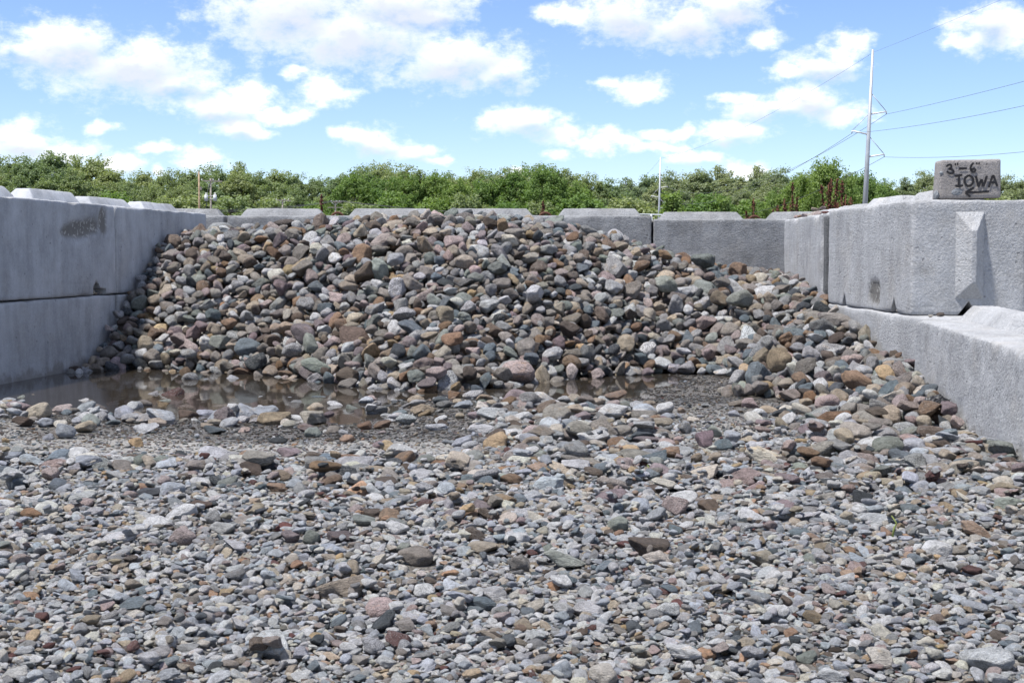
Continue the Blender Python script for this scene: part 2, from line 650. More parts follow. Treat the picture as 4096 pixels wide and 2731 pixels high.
M_DOCKSTEM = plain("brown_stem", (0.12, 0.055, 0.03), 0.85, 0, 0.4, 40)
M_PAINT = plain("black_sign_paint", (0.012, 0.012, 0.014), 0.7, 0, 0.5, 40, 0.1)
M_BAG = plain("black_plastic", (0.012, 0.012, 0.014), 0.42, 0, 0.3, 20, 0.1, 0.6)
M_MORTAR = plain("grey_mortar", (0.22, 0.235, 0.25), 0.9, 0, 0.35, 60, 0.6)
M_BRICK = concrete_mat("brownish_block", (0.31, 0.292, 0.283), 0.5, 0.14)
M_STEM = plain("green_stem", (0.20, 0.24, 0.07), 0.7, 0, 0.2, 30)
M_LEAF_SAGE = leaf_mat("cottonwood_leaves", (0.190, 0.250, 0.110), (0.280, 0.335, 0.175))
M_LEAF_DEEP = leaf_mat("deep_green_leaves", (0.128, 0.212, 0.056), (0.205, 0.295, 0.092))
M_LEAF_DUSTY = leaf_mat("dusty_leaves", (0.205, 0.255, 0.145), (0.290, 0.335, 0.200))

# ------------------------------------------------------------------ ground and pile surfaces


def tps(pts, smooth=0.002):
    """thin plate spline through (x, y, z) control points"""
    P = np.array([p[:2] for p in pts], float)
    z = np.array([p[2] for p in pts], float)
    n = len(P)

    def U(r2):
        return np.where(r2 > 1e-12, 0.5 * r2 * np.log(np.maximum(r2, 1e-12)), 0.0)
    K = U(((P[:, None] - P[None]) ** 2).sum(-1)) + smooth * np.eye(n)
    Q = np.c_[np.ones(n), P]
    A = np.block([[K, Q], [Q.T, np.zeros((3, 3))]])
    w = np.linalg.solve(A, np.r_[z, 0, 0, 0])

    def f(x, y):
        x, y = np.asarray(x, float), np.asarray(y, float)
        s = w[n] + w[n + 1] * x + w[n + 2] * y
        for i in range(n):
            s = s + w[i] * U((x - P[i, 0]) ** 2 + (y - P[i, 1]) ** 2)
        return s
    return f


def g_(px, py, z):
    q = on_z(px, py, 0.0)
    return (q[0], q[1], z)


G_PTS = [g_(150, 1580, -.035), g_(500, 1560, -.035), g_(700, 1565, -.035), g_(1000, 1590, -.035), g_(1300, 1615, -.022),
         g_(60, 1540, -.03), g_(1500, 1655, -.018), g_(1900, 1580, -.020), g_(2200, 1575, -.025), g_(2500, 1560, -.018),
         g_(1700, 1610, .012), g_(2050, 1640, .022), g_(1650, 1690, .012), g_(800, 1645, -.030), g_(400, 1625, -.028), g_(1150, 1668, -.026), g_(100, 1605, -.02), g_(700, 1705, .014), g_(1100, 1728, .016),
         g_(0, 1640, .016), g_(300, 1685, .018), g_(600, 1745, .026), g_(1000, 1770, .028), g_(1400, 1770, .028), g_(1800, 1740, .028),
         g_(2750, 1560, .012), g_(2950, 1590, .020), g_(2500, 1660, .045), g_(2300, 1750, .05), g_(2900, 1700, .04),
         g_(0, 1850, .06), g_(1000, 1850, .055), g_(2000, 1900, .06), g_(3000, 1900, .05), g_(4000, 1950, .04),
         g_(1000, 2300, .05), g_(3000, 2300, .05), g_(200, 2700, .045), g_(2000, 2700, .04), g_(3900, 2700, .045),
         g_(-600, 2000, .05), g_(4700, 2200, .04), (-2.6, 9.6, -.02), (0, 10, -.02), (1.5, 10, 0), (-3, 12, 0), (2.4, 12, 0),
         (-2.9, 7.0, .02), (2.0, 6.5, .05), (-2.5, 4, .05), (2.5, 4, .05), (0, 1.5, .05), (-2.5, 1.5, .05), (2.5, 1.5, .05)]
g_spline = tps(G_PTS)


def ground_z(x, y):
    x, y = np.asarray(x, float), np.asarray(y, float)
    xc, yc = np.clip(x, -3.4, 3.0), np.clip(y, 1.2, 12.5)
    z = np.clip(g_spline(xc, yc), -0.04, 0.08)
    s = x.shape
    P = np.stack([x.ravel(), y.ravel(), np.zeros(x.size)], 1)
    n = (fbm(P * 2.2, 3, 4) - 0.5) * 0.026 + (fbm(P * 11, 9, 3) - 0.5) * 0.010
    return z + n.reshape(s)


# top surface of the heap: control points (x, y, z)
PILE_PTS = []
for px, py in ((250, 1478), (480, 1478), (720, 1488), (1000, 1500), (1300, 1535), (1500, 1555), (1720, 1572), (2000, 1556), (2300, 1520),
               (2500, 1505), (2720, 1500), (2930, 1528)):
    q = on_z(px, py, 0)
    PILE_PTS.append((q[0], q[1], 0.0))
    PILE_PTS.append((q[0], q[1] - 0.6, -0.32))
for x, y in ((1.25, 7.55), (1.18, 7.0), (1.22, 6.5), (1.30, 6.0), (1.38, 5.55), (1.5, 5.2)):
    PILE_PTS.append((x, y, 0.01))
    PILE_PTS.append((x - 0.45, y - 0.1, -0.25))
PILE_PTS += [(1.78, 5.05, -0.02), (1.78, 5.55, .075), (-2.83, 8.9, .05), (-2.8, 9.45, .20), (-2.75, 9.8, .45), (-2.7, 10.15, .68), (-2.65, 10.5, .85), (-2.5, 11.4, .93),
             (-2.5, 12, .90), (-1.8, 10.25, .88), (-1.8, 11.2, .97), (-1.0, 10.1, .96), (-1.0, 11.0, 1.02), (-0.3, 9.95, 1.0), (-0.3, 10.9, 1.03),
             (-1.8, 12, .9), (-1, 12, .95), (-.3, 12, .95), (.3, 10.1, .93), (.3, 11, .99), (.3, 12, .9), (1.0, 10.2, .76), (1.0, 11.0, .84),
             (1.0, 12, .8), (1.4, 10.3, .66), (1.4, 11, .71), (1.4, 12, .7), (1.95, 10.6, .60), (1.95, 11.3, .63), (2.1, 12, .62), (2.2, 9.9, .54),
             (2.05, 9.2, .46), (2.05, 8.73, .40), (2.05, 8.1, .29), (2.05, 7.4, .23), (1.95, 6.8, .19), (1.85, 6.1, .14), (1.75, 9.4, .40),
             (1.70, 8.7, .30), (1.65, 8.1, .20), (1.65, 7.4, .16), (1.62, 6.7, .13),
             (-1.8, 9.55, .47), (-1.0, 9.1, .48), (-.3, 8.85, .50), (.3, 9.0, .44), (1.0, 9.5, .40)]
p_spline = tps(PILE_PTS, 0.004)


def pile_z(x, y):
    x, y = np.asarray(x, float), np.asarray(y, float)
    z = p_spline(np.clip(x, -3.2, 2.6), np.clip(y, 4.5, 12.2))
    return np.minimum(z, 1.05)


def lines(spec):
    out = []
    for a, b, s in spec:
        out += list(np.arange(a, b - 1e-6, s))
    return np.array(out + [spec[-1][1]])


def build_ground():
    xs = lines([(-2400, -400, 500), (-400, -40, 60), (-40, -6, 4), (-6, -3.4, .4), (-3.4, 3.2, .045), (3.2, 6, .4), (6, 40, 4), (40, 400, 60), (400, 2400, 500)])
    ys = lines([(-400, -20, 60), (-20, 0, 4), (0, 1.6, .2), (1.6, 12.4, .045), (12.4, 16, .4), (16, 60, 6), (60, 600, 60), (600, 3600, 500)])
    X, Y = np.meshgrid(xs, ys)
    G = ground_z(X, Y)
    # the bed under the heap
    inside = (X > -3.1) & (X < 2.7) & (Y > 5.0) & (Y < 12.3)
    T_ = pile_z(X, Y)
    bed = np.where(inside, T_ - 0.03 * np.clip(T_ / 0.5, 0, 1) - 0.13, -9)
    Z = np.maximum(G, bed)
    nx = len(xs)
    idx = np.arange(X.size).reshape(X.shape)
    q = np.stack([idx[:-1, :-1], idx[:-1, 1:], idx[1:, 1:], idx[1:, :-1]], -1).reshape(-1, 4)
    me = mesh_from("ground", np.stack([X, Y, Z], -1).reshape(-1, 3), q)
    tag(link("ground", me, mat=M_GROUND), "bare wet sand and fine grit under the gravel and the puddle", kind="structure")
    # standing water
    n = 60
    wx, wy = np.linspace(-3.0, 1.9, 40), np.linspace(6.0, 9.6, 30)
    V = [(x, y, 0.0) for y in wy for x in wx]
    Fc = [(j * 40 + i, j * 40 + i + 1, (j + 1) * 40 + i + 1, (j + 1) * 40 + i) for j in range(29) for i in range(39)]
    tag(link("puddle", mesh_from("puddle", V, Fc), mat=M_WATER), "shallow brown puddle at the foot of the rock pile", kind="structure")


build_ground()

# ------------------------------------------------------------------ concrete blocks


def lattice_box(L, W, H, step, r0, chip, rough, seed, taper=None, spall=None, amp=1.0):
    """rounded, chipped, uneven box as one closed grid mesh; x 0..L, y 0..W, z 0..H"""
    def ax(D):
        n = max(2, int(round((D - 0.05) / step)))
        return np.r_[0, 0.010, np.linspace(0.025, D - 0.025, n), D - 0.010, D] if D > 0.12 else np.linspace(0, D, 5)
    xs, ys, zs = ax(L), ax(W), ax(H)
    nx, ny, nz = len(xs), len(ys), len(zs)
    ids = -np.ones((nx, ny, nz), int)
    I, J, K = np.meshgrid(np.arange(nx), np.arange(ny), np.arange(nz), indexing='ij')
    surf = (I == 0) | (I == nx - 1) | (J == 0) | (J == ny - 1) | (K == 0) | (K == nz - 1)
    ids[surf] = np.arange(surf.sum())
    P = np.stack([xs[I[surf]], ys[J[surf]], zs[K[surf]]], 1)
    quads = []

    def face(A, flip):
        q = np.stack([A[:-1, :-1], A[1:, :-1], A[1:, 1:], A[:-1, 1:]], -1).reshape(-1, 4)
        quads.append(q[:, ::-1] if flip else q)
    face(ids[:, :, 0], True)
    face(ids[:, :, -1], False)
    face(ids[:, 0, :], False)
    face(ids[:, -1, :], True)
    face(ids[0, :, :], True)
    face(ids[-1, :, :], False)
    F_ = np.concatenate(quads)
    half = np.array((L, W, H)) / 2
    C = P - half
    S = P + seed * 3.71
    r = r0 + chip * np.clip(fbm(S * 4.5, seed, 3) - 0.52, 0, 1) * 3.0 + 0.4 * r0 * (vnoise(S * 30, seed) - 0.5)
    r = np.minimum(r, half.min() * 0.7)[:, None]
    inner = np.clip(C, -(half - r), half - r)
    d = C - inner
    ln = np.linalg.norm(d, axis=1, keepdims=True)
    nrm = d / np.maximum(ln, 1e-9)
    C = inner + nrm * r
    disp = (fbm(S * 3, seed + 5, 3) - 0.5) * 0.012 + (fbm(S * 31, seed + 9, 4, 0.65) - 0.5) * 0.0035 * (1 + rough * 2.0)
    sp = np.zeros(len(P))
    if spall is not None:
        for fn in spall:
            s_ = np.clip(fn(P, S), 0, 1)
            disp = disp - s_ * (0.006 + 0.014 * fbm(S * 45, seed + 2, 2))
            sp = np.maximum(sp, s_)
    C = C + nrm * disp[:, None] * amp
    P = C + half
    if taper is not None:
        tx, ty = taper
        t = np.clip(P[:, 2] / H, 0, 1)
        P[:, 0] = L / 2 + (P[:, 0] - L / 2) * (1 - 2 * tx / L * t)
        P[:, 1] = W / 2 + (P[:, 1] - W / 2) * (1 - 2 * ty / W * t)
    return P, F_, sp


def loop_mesh(r=0.055, th=0.011):
    pts = [(math.cos(a) * r, 0, math.sin(a) * r - 0.02) for a in np.linspace(-0.2, math.pi + 0.2, 14)]
    return mesh_from("lifting_loop", *tube(pts, th, n=8))


def cut(o, cutters):
    """subtract closed prisms from a block (bool is applied at once)"""
    tmp = []
    for V, Fc in cutters:
        me = mesh_from("cut", V, Fc, False)
        bm = bmesh.new()
        bm.from_mesh(me)
        bmesh.ops.recalc_face_normals(bm, faces=bm.faces)
        bm.to_mesh(me)
        bm.free()
        c = bpy.data.objects.new("cut", me)
        COL.objects.link(c)
        c.location = o.location
        c.rotation_euler = o.rotation_euler
        md = o.modifiers.new("cut", 'BOOLEAN')
        md.operation = 'DIFFERENCE'
        md.solver = 'EXACT'
        md.object = c
        tmp.append(c)
    bpy.context.view_layer.update()
    dg = bpy.context.evaluated_depsgraph_get()
    me2 = bpy.data.meshes.new_from_object(o.evaluated_get(dg))
    o.modifiers.clear()
    o.data = me2
    for c in tmp:
        bpy.data.objects.remove(c)
    return me2


def prism(poly, axis, a, b):
    """closed prism: poly in the two other axes, extruded along axis from a to b"""
    n = len(poly)
    V = []
    for t in (a, b):
        for (u, v) in poly:
            V.append({'x': (t, u, v), 'y': (u, t, v)}[axis])
    Fc = [tuple(range(n)), tuple(range(2 * n - 1, n - 1, -1))] + [(i, (i + 1) % n, n + (i + 1) % n, n + i) for i in range(n)]
    return V, Fc


LOOP = loop_mesh()
LOOP.materials.append(M_RUST)
seed_c = [1]


def block(label, origin, direction, z0, L=1.83, W=0.61, H=0.61, mat=M_CON, step=0.026, rough=0.3, chip=0.03, ridges=True, loop=True,
          ridge_h=0.07, ridge_noise=0.0, spall=None, group=None, tilt=(0, 0), skip=()):
    """origin: lower corner of the inner face at the start; direction: unit vector along the block"""
    seed_c[0] += 1
    sd = seed_c[0]
    P, F_, sp = lattice_box(L, W, H, step, 0.012, chip, rough, sd, spall=spall)
    me = mesh_from("concrete_block", P, F_)
    a = me.attributes.new("spall", 'FLOAT', 'POINT')
    a.data.foreach_set('value', sp.astype(np.float32))
    o = link("concrete_block", me, mat=mat)
    o.location = (origin[0], origin[1], z0)
    o.rotation_euler = (tilt[0], tilt[1], math.atan2(direction[1], direction[0]))
    tag(o, label, "concrete block", group)
    if ridges:
        for i in (0, 1):
            if i in skip:
                continue
            rl = L / 2 - 0.13
            Pr, Fr, _ = lattice_box(rl, 0.25, ridge_h + 0.03, 0.028, 0.012, 0.03 + ridge_noise, rough, sd + 40 + i, taper=(0.075, 0.075))
            rm = mesh_from("ridge", Pr, Fr)
            link("ridge", rm, o, mat, loc=(0.045 + i * (L / 2 + 0.04), W / 2 - 0.125, H - 0.03))
    if loop:
        link("lifting_loop", LOOP, o, loc=(L / 2, W / 2, H), rot=(0, 0, 0.1))
    return o


def unit(a, b):
    v = np.array((b[0] - a[0], b[1] - a[1]))
    return v / np.linalg.norm(v)


# left wall
J0 = np.array((-2.75, 9.76))
dl = unit((-2.986, 7.95), J0)
A0 = J0 - 1.83 * dl
ZL, ZLT = -0.135, 0.482          # bottom and joint height


def spall_A(P, S):
    # broken patch on the inner face near the far top corner
    cx_, cz_ = 1.28, 0.44
    u = (P[:, 0] - cx_) / 0.30
    w_ = (P[:, 2] - cz_ - 0.10 * (P[:, 0] - cx_)) / 0.068
    u2, w2 = (P[:, 0] - 1.61) / 0.07, (P[:, 2] - 0.50) / 0.11
    d = np.minimum(u * u + w_ * w_, u2 * u2 + w2 * w2)
    e = (1.15 - d + (fbm(S * 11, 5, 3) - 0.5) * 1.1) * 1.8
    return np.where(P[:, 1] < 0.03, e, 0)


def edge_spall(amount):
    def fn(P, S):
        e = np.exp(-np.abs(P[:, 2] - 0.61) / 0.035) * (P[:, 1] < 0.08)
        return e * (fbm(S * 7, 3, 3) - 0.5) * amount
    return fn


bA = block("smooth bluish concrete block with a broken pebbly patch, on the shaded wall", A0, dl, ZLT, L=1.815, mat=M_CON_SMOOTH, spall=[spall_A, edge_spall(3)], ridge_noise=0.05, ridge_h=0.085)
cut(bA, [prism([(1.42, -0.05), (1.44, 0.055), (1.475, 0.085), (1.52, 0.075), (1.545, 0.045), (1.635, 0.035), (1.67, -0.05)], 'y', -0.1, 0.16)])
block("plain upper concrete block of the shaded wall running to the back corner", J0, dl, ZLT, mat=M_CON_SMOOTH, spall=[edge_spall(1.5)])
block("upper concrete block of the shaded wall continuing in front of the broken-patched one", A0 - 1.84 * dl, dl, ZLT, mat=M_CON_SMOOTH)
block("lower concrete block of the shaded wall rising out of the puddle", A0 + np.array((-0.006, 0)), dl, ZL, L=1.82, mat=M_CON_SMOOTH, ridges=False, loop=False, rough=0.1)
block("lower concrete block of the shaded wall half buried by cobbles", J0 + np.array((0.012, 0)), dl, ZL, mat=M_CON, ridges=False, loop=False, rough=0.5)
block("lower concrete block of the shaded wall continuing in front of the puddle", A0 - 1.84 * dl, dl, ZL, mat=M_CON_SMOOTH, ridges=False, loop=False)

# back wall
YB = 12.05
scale_b = (YB) / F_PX
ZB = 1.086 - 0.61
xs_b = [(918 - CX) * 12.1 / F_PX, (2605 - CX) * 12.1 / F_PX]
bx = (1, 0)
x1 = xs_b[0]
lb = (xs_b[1] - xs_b[0]) / 2 - 0.008
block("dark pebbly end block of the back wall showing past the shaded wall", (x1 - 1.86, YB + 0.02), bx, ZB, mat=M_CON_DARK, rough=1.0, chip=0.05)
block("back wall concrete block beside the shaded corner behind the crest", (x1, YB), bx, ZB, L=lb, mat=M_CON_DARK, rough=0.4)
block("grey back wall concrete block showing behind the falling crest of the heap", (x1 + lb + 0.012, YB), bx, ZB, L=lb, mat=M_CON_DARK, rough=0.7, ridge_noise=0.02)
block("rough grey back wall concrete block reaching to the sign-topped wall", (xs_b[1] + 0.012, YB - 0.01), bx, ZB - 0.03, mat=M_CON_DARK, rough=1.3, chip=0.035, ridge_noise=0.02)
for i in range(4):
    block("buried lower concrete block under the back wall", (x1 - 1.0 + i * 1.85, YB), bx, ZB - 0.612, mat=M_CON_DARK, ridges=False, loop=False, step=0.08, group="buried back wall blocks")

# right wall: x runs from far to near so that the face looks left
ZR, ZRT = -0.180, 0.432
Cn, Cf = np.array((2.16, 9.79)), np.array((2.25, 11.62))
block("pale concrete block of the sign-topped wall with red broken stones lying on it", Cf, unit(Cf, Cn), ZRT - 0.004, mat=M_CON_ROUGH, rough=0.8, chip=0.06)
block("narrow added dark slab standing in for shade in the joint of the sign-topped wall", Cn + np.array((0.012, -0.002)), unit(Cf, Cn), ZRT - 0.01, L=0.10, H=0.60, mat=M_CON_GAP_SHADE, ridges=False, loop=False, step=0.03)  # added slab, coloured dark to stand for the shaded gap
Dn, Df = np.array((2.11, 7.41)), np.array((2.088, 9.26))


def spall_D(P, S):
    u, w_ = (P[:, 0] - 1.13) / 0.13, (P[:, 2] - 0.10) / 0.085
    return np.where(P[:, 1] < 0.03, (1.1 - u * u - w_ * w_ + (fbm(S * 16, 8, 3) - 0.5) * 2) * 1.6, 0)


bD = block("big pale concrete block with a keyed end carrying the painted sign block", Df, unit(Df, Dn), ZRT, L=1.86, mat=M_CON_ROUGH, rough=0.5, chip=0.035, spall=[spall_D, edge_spall(1.0)])
cut(bD, [prism([(1.44, -0.05), (1.535, 0.085), (1.66, -0.05)], 'y', -0.1, 0.14),
         prism([(0.36, -0.05), (0.44, 0.08), (0.52, -0.05)], 'y', -0.1, 0.14),
         prism([(0.21, -0.05), (0.305, 0.075), (0.40, -0.05)], 'x', 1.0, 2.2)])
# tongue on its end: V-shaped key with sloping ends
y0, y1, ym, pr = 0.228, 0.382, 0.305, 0.075
zb, zt = 0.085, 0.545
Vt = [(0, y0, zb), (0, y1, zb), (0, y1, zt), (0, y0, zt), (pr, ym - .012, zb + 0.085), (pr, ym + .012, zb + 0.085), (pr, ym + .012, zt - 0.10), (pr, ym - .012, zt - 0.10),
      (-0.03, y0, zb), (-0.03, y1, zb), (-0.03, y1, zt), (-0.03, y0, zt)]
Ft = [(4, 5, 6, 7), (0, 1, 5, 4), (1, 2, 6, 5), (2, 3, 7, 6), (3, 0, 4, 7), (8, 9, 1, 0), (9, 10, 2, 1), (10, 11, 3, 2), (11, 8, 0, 3), (8, 11, 10, 9)]
bm = bmesh.new()
bm.from_mesh(mesh_from("key", Vt, Ft, False))
bmesh.ops.recalc_face_normals(bm, faces=bm.faces)
bmesh.ops.bevel(bm, geom=bm.edges[:], offset=0.006, segments=2, affect='EDGES', profile=0.6)
bmesh.ops.subdivide_edges(bm, edges=[e for e in bm.edges if e.calc_length() > 0.05], cuts=6, use_grid_fill=True)
vs = np.array([v.co[:] for v in bm.verts])
dn = (fbm(vs * 25, 4, 3) - 0.5) * 0.008
for v, d in zip(bm.verts, dn):
    v.co.x += d
    v.co.y += d * 0.5
me = bpy.data.meshes.new("end_key")
bm.to_mesh(me)
bm.free()
link("end_key", me, bD, M_CON_ROUGH, loc=(1.86, 0, 0))
E1f = np.array((2.085, 9.24))
block("lower pale concrete block of the sign-topped wall under the keyed block", E1f, unit(E1f, (2.098, 7.05)), ZR, L=2.19, mat=M_CON_ROUGH, rough=0.3, ridges=False, loop=False)
E2f = np.array((2.028, 7.045))
E2n = np.array((1.718, 4.70))


def spall_E(P, S):
    e = np.exp(-np.abs(P[:, 2] - 0.58) / 0.03) * (P[:, 1] < 0.05)
    return e * (fbm(S * 9, 3, 3) - 0.35) * 1.2


block("long coarse-faced lower concrete block with its top bare along the sign-topped wall", E2f, unit(E2f, E2n), ZR, L=2.44, mat=M_CON_ROUGH, rough=1.6, chip=0.05, step=0.02)
E3 = E2f + unit(E2f, E2n) * 2.45
block("lower concrete block of the sign-topped wall beyond the coarse-faced one", E3, unit(E2f, E2n), ZR, mat=M_CON_ROUGH, rough=1.5)
block("buried lower concrete block under the stone-topped wall block", Cf, unit(Cf, Cn), ZR, mat=M_CON_ROUGH, ridges=False, loop=False, step=0.08)

# ------------------------------------------------------------------ sign block


def build_sign():
    w_, h_, d_ = 0.328, 0.206, 0.135
    P, F_, _ = lattice_box(w_, d_, h_, 0.016, 0.011, 0.012, 0.2, 77, amp=0.22)
    # the left end leans in towards the top
    t = np.clip(P[:, 2] / h_, 0, 1)
    P[:, 0] += np.clip(1 - P[:, 0] / 0.12, 0, 1) * t * 0.016
    P = P + 0.0
    me = mesh_from("sign_block", P, F_)
    a = me.attributes.new("spall", 'FLOAT', 'POINT')
    o = link("sign_block", me, mat=M_BRICK)
    bl = at(3752, 789, 7.47)
    o.location = (bl.x, 7.455, ZRT + 0.613)
    o.rotation_euler = (0, rad(-1.2), rad(-1.5))
    tag(o, 'brownish masonry block hand-lettered 3"-6" IOWA with an arrow, on the concrete wall', "sign")

    def uv(zx, zy):
        f = (zx - 590) / (2010 - 590)
        yt = 318 + (250 - 318) * f
        yb = 1226 + (1190 - 1226) * f
        return f * (w_ - 0.006) + 0.003, (yb - zy) / (yb - yt) * h_

    unit_px = w_ / (2010 - 590)

    def stroke(name, lines_, wpx):
        parts = []
        for ln in lines_:
            pts = [Vector((*uv(*p), 0)) for p in ln]
            # resample
            rs = [pts[0]]
            for a_, b_ in zip(pts[:-1], pts[1:]):
                n = max(1, int((b_ - a_).length / 0.003))
                rs += [a_ + (b_ - a_) * (i + 1) / n for i in range(n)]
            for _ in range(6):
                rs = [rs[0]] + [(rs[i - 1] + rs[i] * 2 + rs[i + 1]) / 4 for i in range(1, len(rs) - 1)] + [rs[-1]]
            V, Fc = [], []
            n = len(rs)
            hw = wpx * unit_px / 2
            for i, p in enumerate(rs):
                t_ = (rs[min(i + 1, n - 1)] - rs[max(i - 1, 0)])
                t_ = t_.normalized() if t_.length > 0 else Vector((1, 0, 0))
                s = Vector((-t_.y, t_.x, 0))
                e = min(i, n - 1 - i) * 0.003
                ww = hw * min(1.0, 0.55 + e / max(hw, 1e-4) * 0.9) * (1 + 0.16 * (random.random() - 0.5))
                for sg in (-1, 1):
                    q = p + s * ww * sg
                    V.append((q.x, -0.0050, q.y))
            for i in range(n - 1):
                Fc.append((2 * i, 2 * i + 2, 2 * i + 3, 2 * i + 1))
            parts.append((V, Fc))
        V, Fc = join(parts)
        # strokes that cross lie a hair above each other
        k = 0
        out = []
        for i, (v, f) in enumerate(parts):
            out += [(a_, b_ - 0.0004 * i, c_) for a_, b_, c_ in v]
        me = mesh_from(name, out, Fc, False)
        sm = me
        link(name, sm, o, M_PAINT)
        md = o.children[-1].modifiers.new("paint_thickness", 'SOLIDIFY') if False else None

    stroke("painted_digit", [[(748, 470), (790, 425), (850, 418), (880, 455), (850, 500), (795, 525), (860, 525), (920, 560), (920, 605), (865, 635), (805, 620), (757, 572)]], 46)
    stroke("painted_inch_mark", [[(955, 378), (957, 440)], [(1008, 368), (1011, 440)]], 30)
    stroke("painted_dash", [[(1040, 508), (1225, 500)]], 50)
    stroke("painted_digit", [[(1380, 362), (1328, 420), (1303, 500), (1318, 560), (1360, 590), (1410, 575), (1426, 530), (1400, 498), (1350, 503), (1325, 540)]], 46)
    stroke("painted_inch_mark", [[(1450, 348), (1455, 405)], [(1503, 348), (1503, 408)]], 36)
    stroke("painted_letter", [[(940, 685), (1120, 655)], [(1042, 680), (1030, 925)], [(950, 905), (1010, 928), (1135, 900)]], 50)
    stroke("painted_letter", [[(1265, 660), (1180, 720), (1165, 800), (1190, 880), (1250, 922), (1320, 900), (1370, 830), (1370, 750), (1330, 690), (1255, 660)]], 52)
    stroke("painted_letter", [[(1430, 672), (1455, 790), (1493, 930)], [(1493, 930), (1560, 750)], [(1560, 750), (1605, 925)], [(1600, 925), (1650, 790), (1680, 665)]], 54)
    stroke("painted_letter", [[(1830, 645), (1770, 800), (1728, 945)], [(1830, 645), (1880, 780), (1928, 915)], [(1785, 826), (1880, 820)]], 50)
    stroke("painted_arrow", [[(1195, 1067), (1450, 1062), (1740, 1038)], [(1390, 950), (1188, 1067)], [(1188, 1067), (1302, 1172)]], 52)
    # mortar smears
    for (zx, zy, rx, ry, sd) in ((990, 1060, 150, 85, 3), (640, 620, 45, 40, 8), (450, 1130, 62, 105, 12)):
        bm = bmesh.new()
        bmesh.ops.create_icosphere(bm, subdivisions=4, radius=1.0)
        co = np.array([v.co[:] for v in bm.verts])
        n = 0.62 + 0.8 * fbm(co * 2.6 + sd, sd, 4)
        u, v_ = uv(zx, zy)
        for q, vv, k in zip(co, bm.verts, n):
            vv.co = (u + q[0] * rx * unit_px * k, 0.0015 + q[1] * 0.005 * k, v_ + q[2] * ry * unit_px * k)
            if zx < 500:
                vv.co.y = 0.012 + q[1] * 0.018 * k
                vv.co.x += 0.018
        me = bpy.data.meshes.new("mortar_smear")
        bm.to_mesh(me)
        bm.free()
        me.polygons.foreach_set('use_smooth', [True] * len(me.polygons))
        link("mortar_smear", me, o, M_MORTAR)


build_sign()

# ------------------------------------------------------------------ stones: shapes


def ico(sub):
    bm = bmesh.new()
    bmesh.ops.create_icosphere(bm, subdivisions=sub, radius=1.0)
    V = np.array([v.co[:] for v in bm.verts])
    Fc = [tuple(v.index for v in f.verts) for f in bm.faces]
    bm.free()
    return V, Fc


ICO2, ICO3 = ico(3), ico(4)      # 320 and 1280 triangles


def stone_proto(seed, sharp, fine):
    r_ = np.random.default_rng(seed)
    V, Fc = ICO3 if fine else ICO2
    n = r_.integers(9, 15) if sharp < 20 else r_.integers(7, 11)
    N = r_.normal(size=(n, 3))
    N /= np.linalg.norm(N, axis=1, keepdims=True)
    d = r_.uniform(0.70, 1.0, n) if sharp < 20 else r_.uniform(0.55, 1.0, n)
    # a round core keeps every direction bounded
    dots = np.clip(V @ N.T, 0, None) / d
    core = 1.0 / (1.22 if sharp < 20 else 1.35)
    s = (dots ** sharp).sum(1) + core ** sharp
    r = s ** (-1.0 / sharp)
    P = V * r[:, None]
    P = P * (1 + ((fbm(P * 1.6 + seed, seed, 3) - 0.5) * 0.22)[:, None])
    P = P * (1 + ((fbm(P * 5.0 + seed, seed + 4, 3) - 0.5) * (0.08 if sharp < 20 else 0.13))[:, None])
    P -= (P.max(0) + P.min(0)) / 2
    P /= (P.max(0) - P.min(0)) / 2
    me = mesh_from("stone", P, Fc)
    me.materials.append(M_STONE)
    return me


ROUND = [stone_proto(100 + i, 6.5 + (i % 5) * 2.2, True) for i in range(16)]
ANGULAR = [stone_proto(200 + i, 28.0 + (i % 4) * 16, True) for i in range(14)]
PROTOS = ROUND + ANGULAR
NR = len(ROUND)

# name, colour (linear), grain
PAL = {
    'grey-brown': ((0.210, 0.185, 0.160), .25), 'tan': ((0.300, 0.245, 0.180), .2), 'pale grey': ((0.375, 0.380, 0.388), .30),
    'mid grey': ((0.220, 0.220, 0.220), .4), 'speckled grey': ((0.270, 0.270, 0.275), 1.0), 'slate blue': ((0.115, 0.145, 0.165), .15),
    'dark slate': ((0.055, 0.064, 0.072), .15), 'purple': ((0.190, 0.145, 0.152), .3), 'pinkish': ((0.300, 0.230, 0.215), .6),
    'rust brown': ((0.205, 0.125, 0.072), .25), 'dark brown': ((0.110, 0.082, 0.064), .2), 'greenish grey': ((0.195, 0.215, 0.190), .2),
    'ochre': ((0.300, 0.215, 0.120), .25), 'cream': ((0.460, 0.420, 0.355), .15), 'blue grey': ((0.285, 0.308, 0.342), .22),
    'white': ((0.55, 0.54, 0.52), .15), 'dark red': ((0.115, 0.050, 0.045), .3), 'orange': ((0.320, 0.200, 0.125), .25),
}
PILE_MIX = [('grey-brown', 19), ('tan', 12), ('pale grey', 10), ('mid grey', 9), ('speckled grey', 8), ('slate blue', 7), ('dark slate', 4), ('purple', 4.5),
            ('pinkish', 8), ('rust brown', 6), ('dark brown', 8), ('greenish grey', 7), ('ochre', 2.5), ('cream', 4)]
GRAVEL_MIX = [('pale grey', 26), ('blue grey', 27), ('cream', 15), ('mid grey', 8), ('tan', 7), ('grey-brown', 4), ('slate blue', 4), ('orange', 2.2), ('white', 8),
              ('dark slate', 3), ('dark red', 1.2), ('pinkish', 4), ('ochre', 2), ('dark brown', 2), ('speckled grey', 4)]


def picker(mix):
    names = [a for a, _ in mix]
    w = np.array([b for _, b in mix], float)
    w /= w.sum()

    def f(n):
        return [names[i] for i in rng.choice(len(names), n, p=w)]
    return f


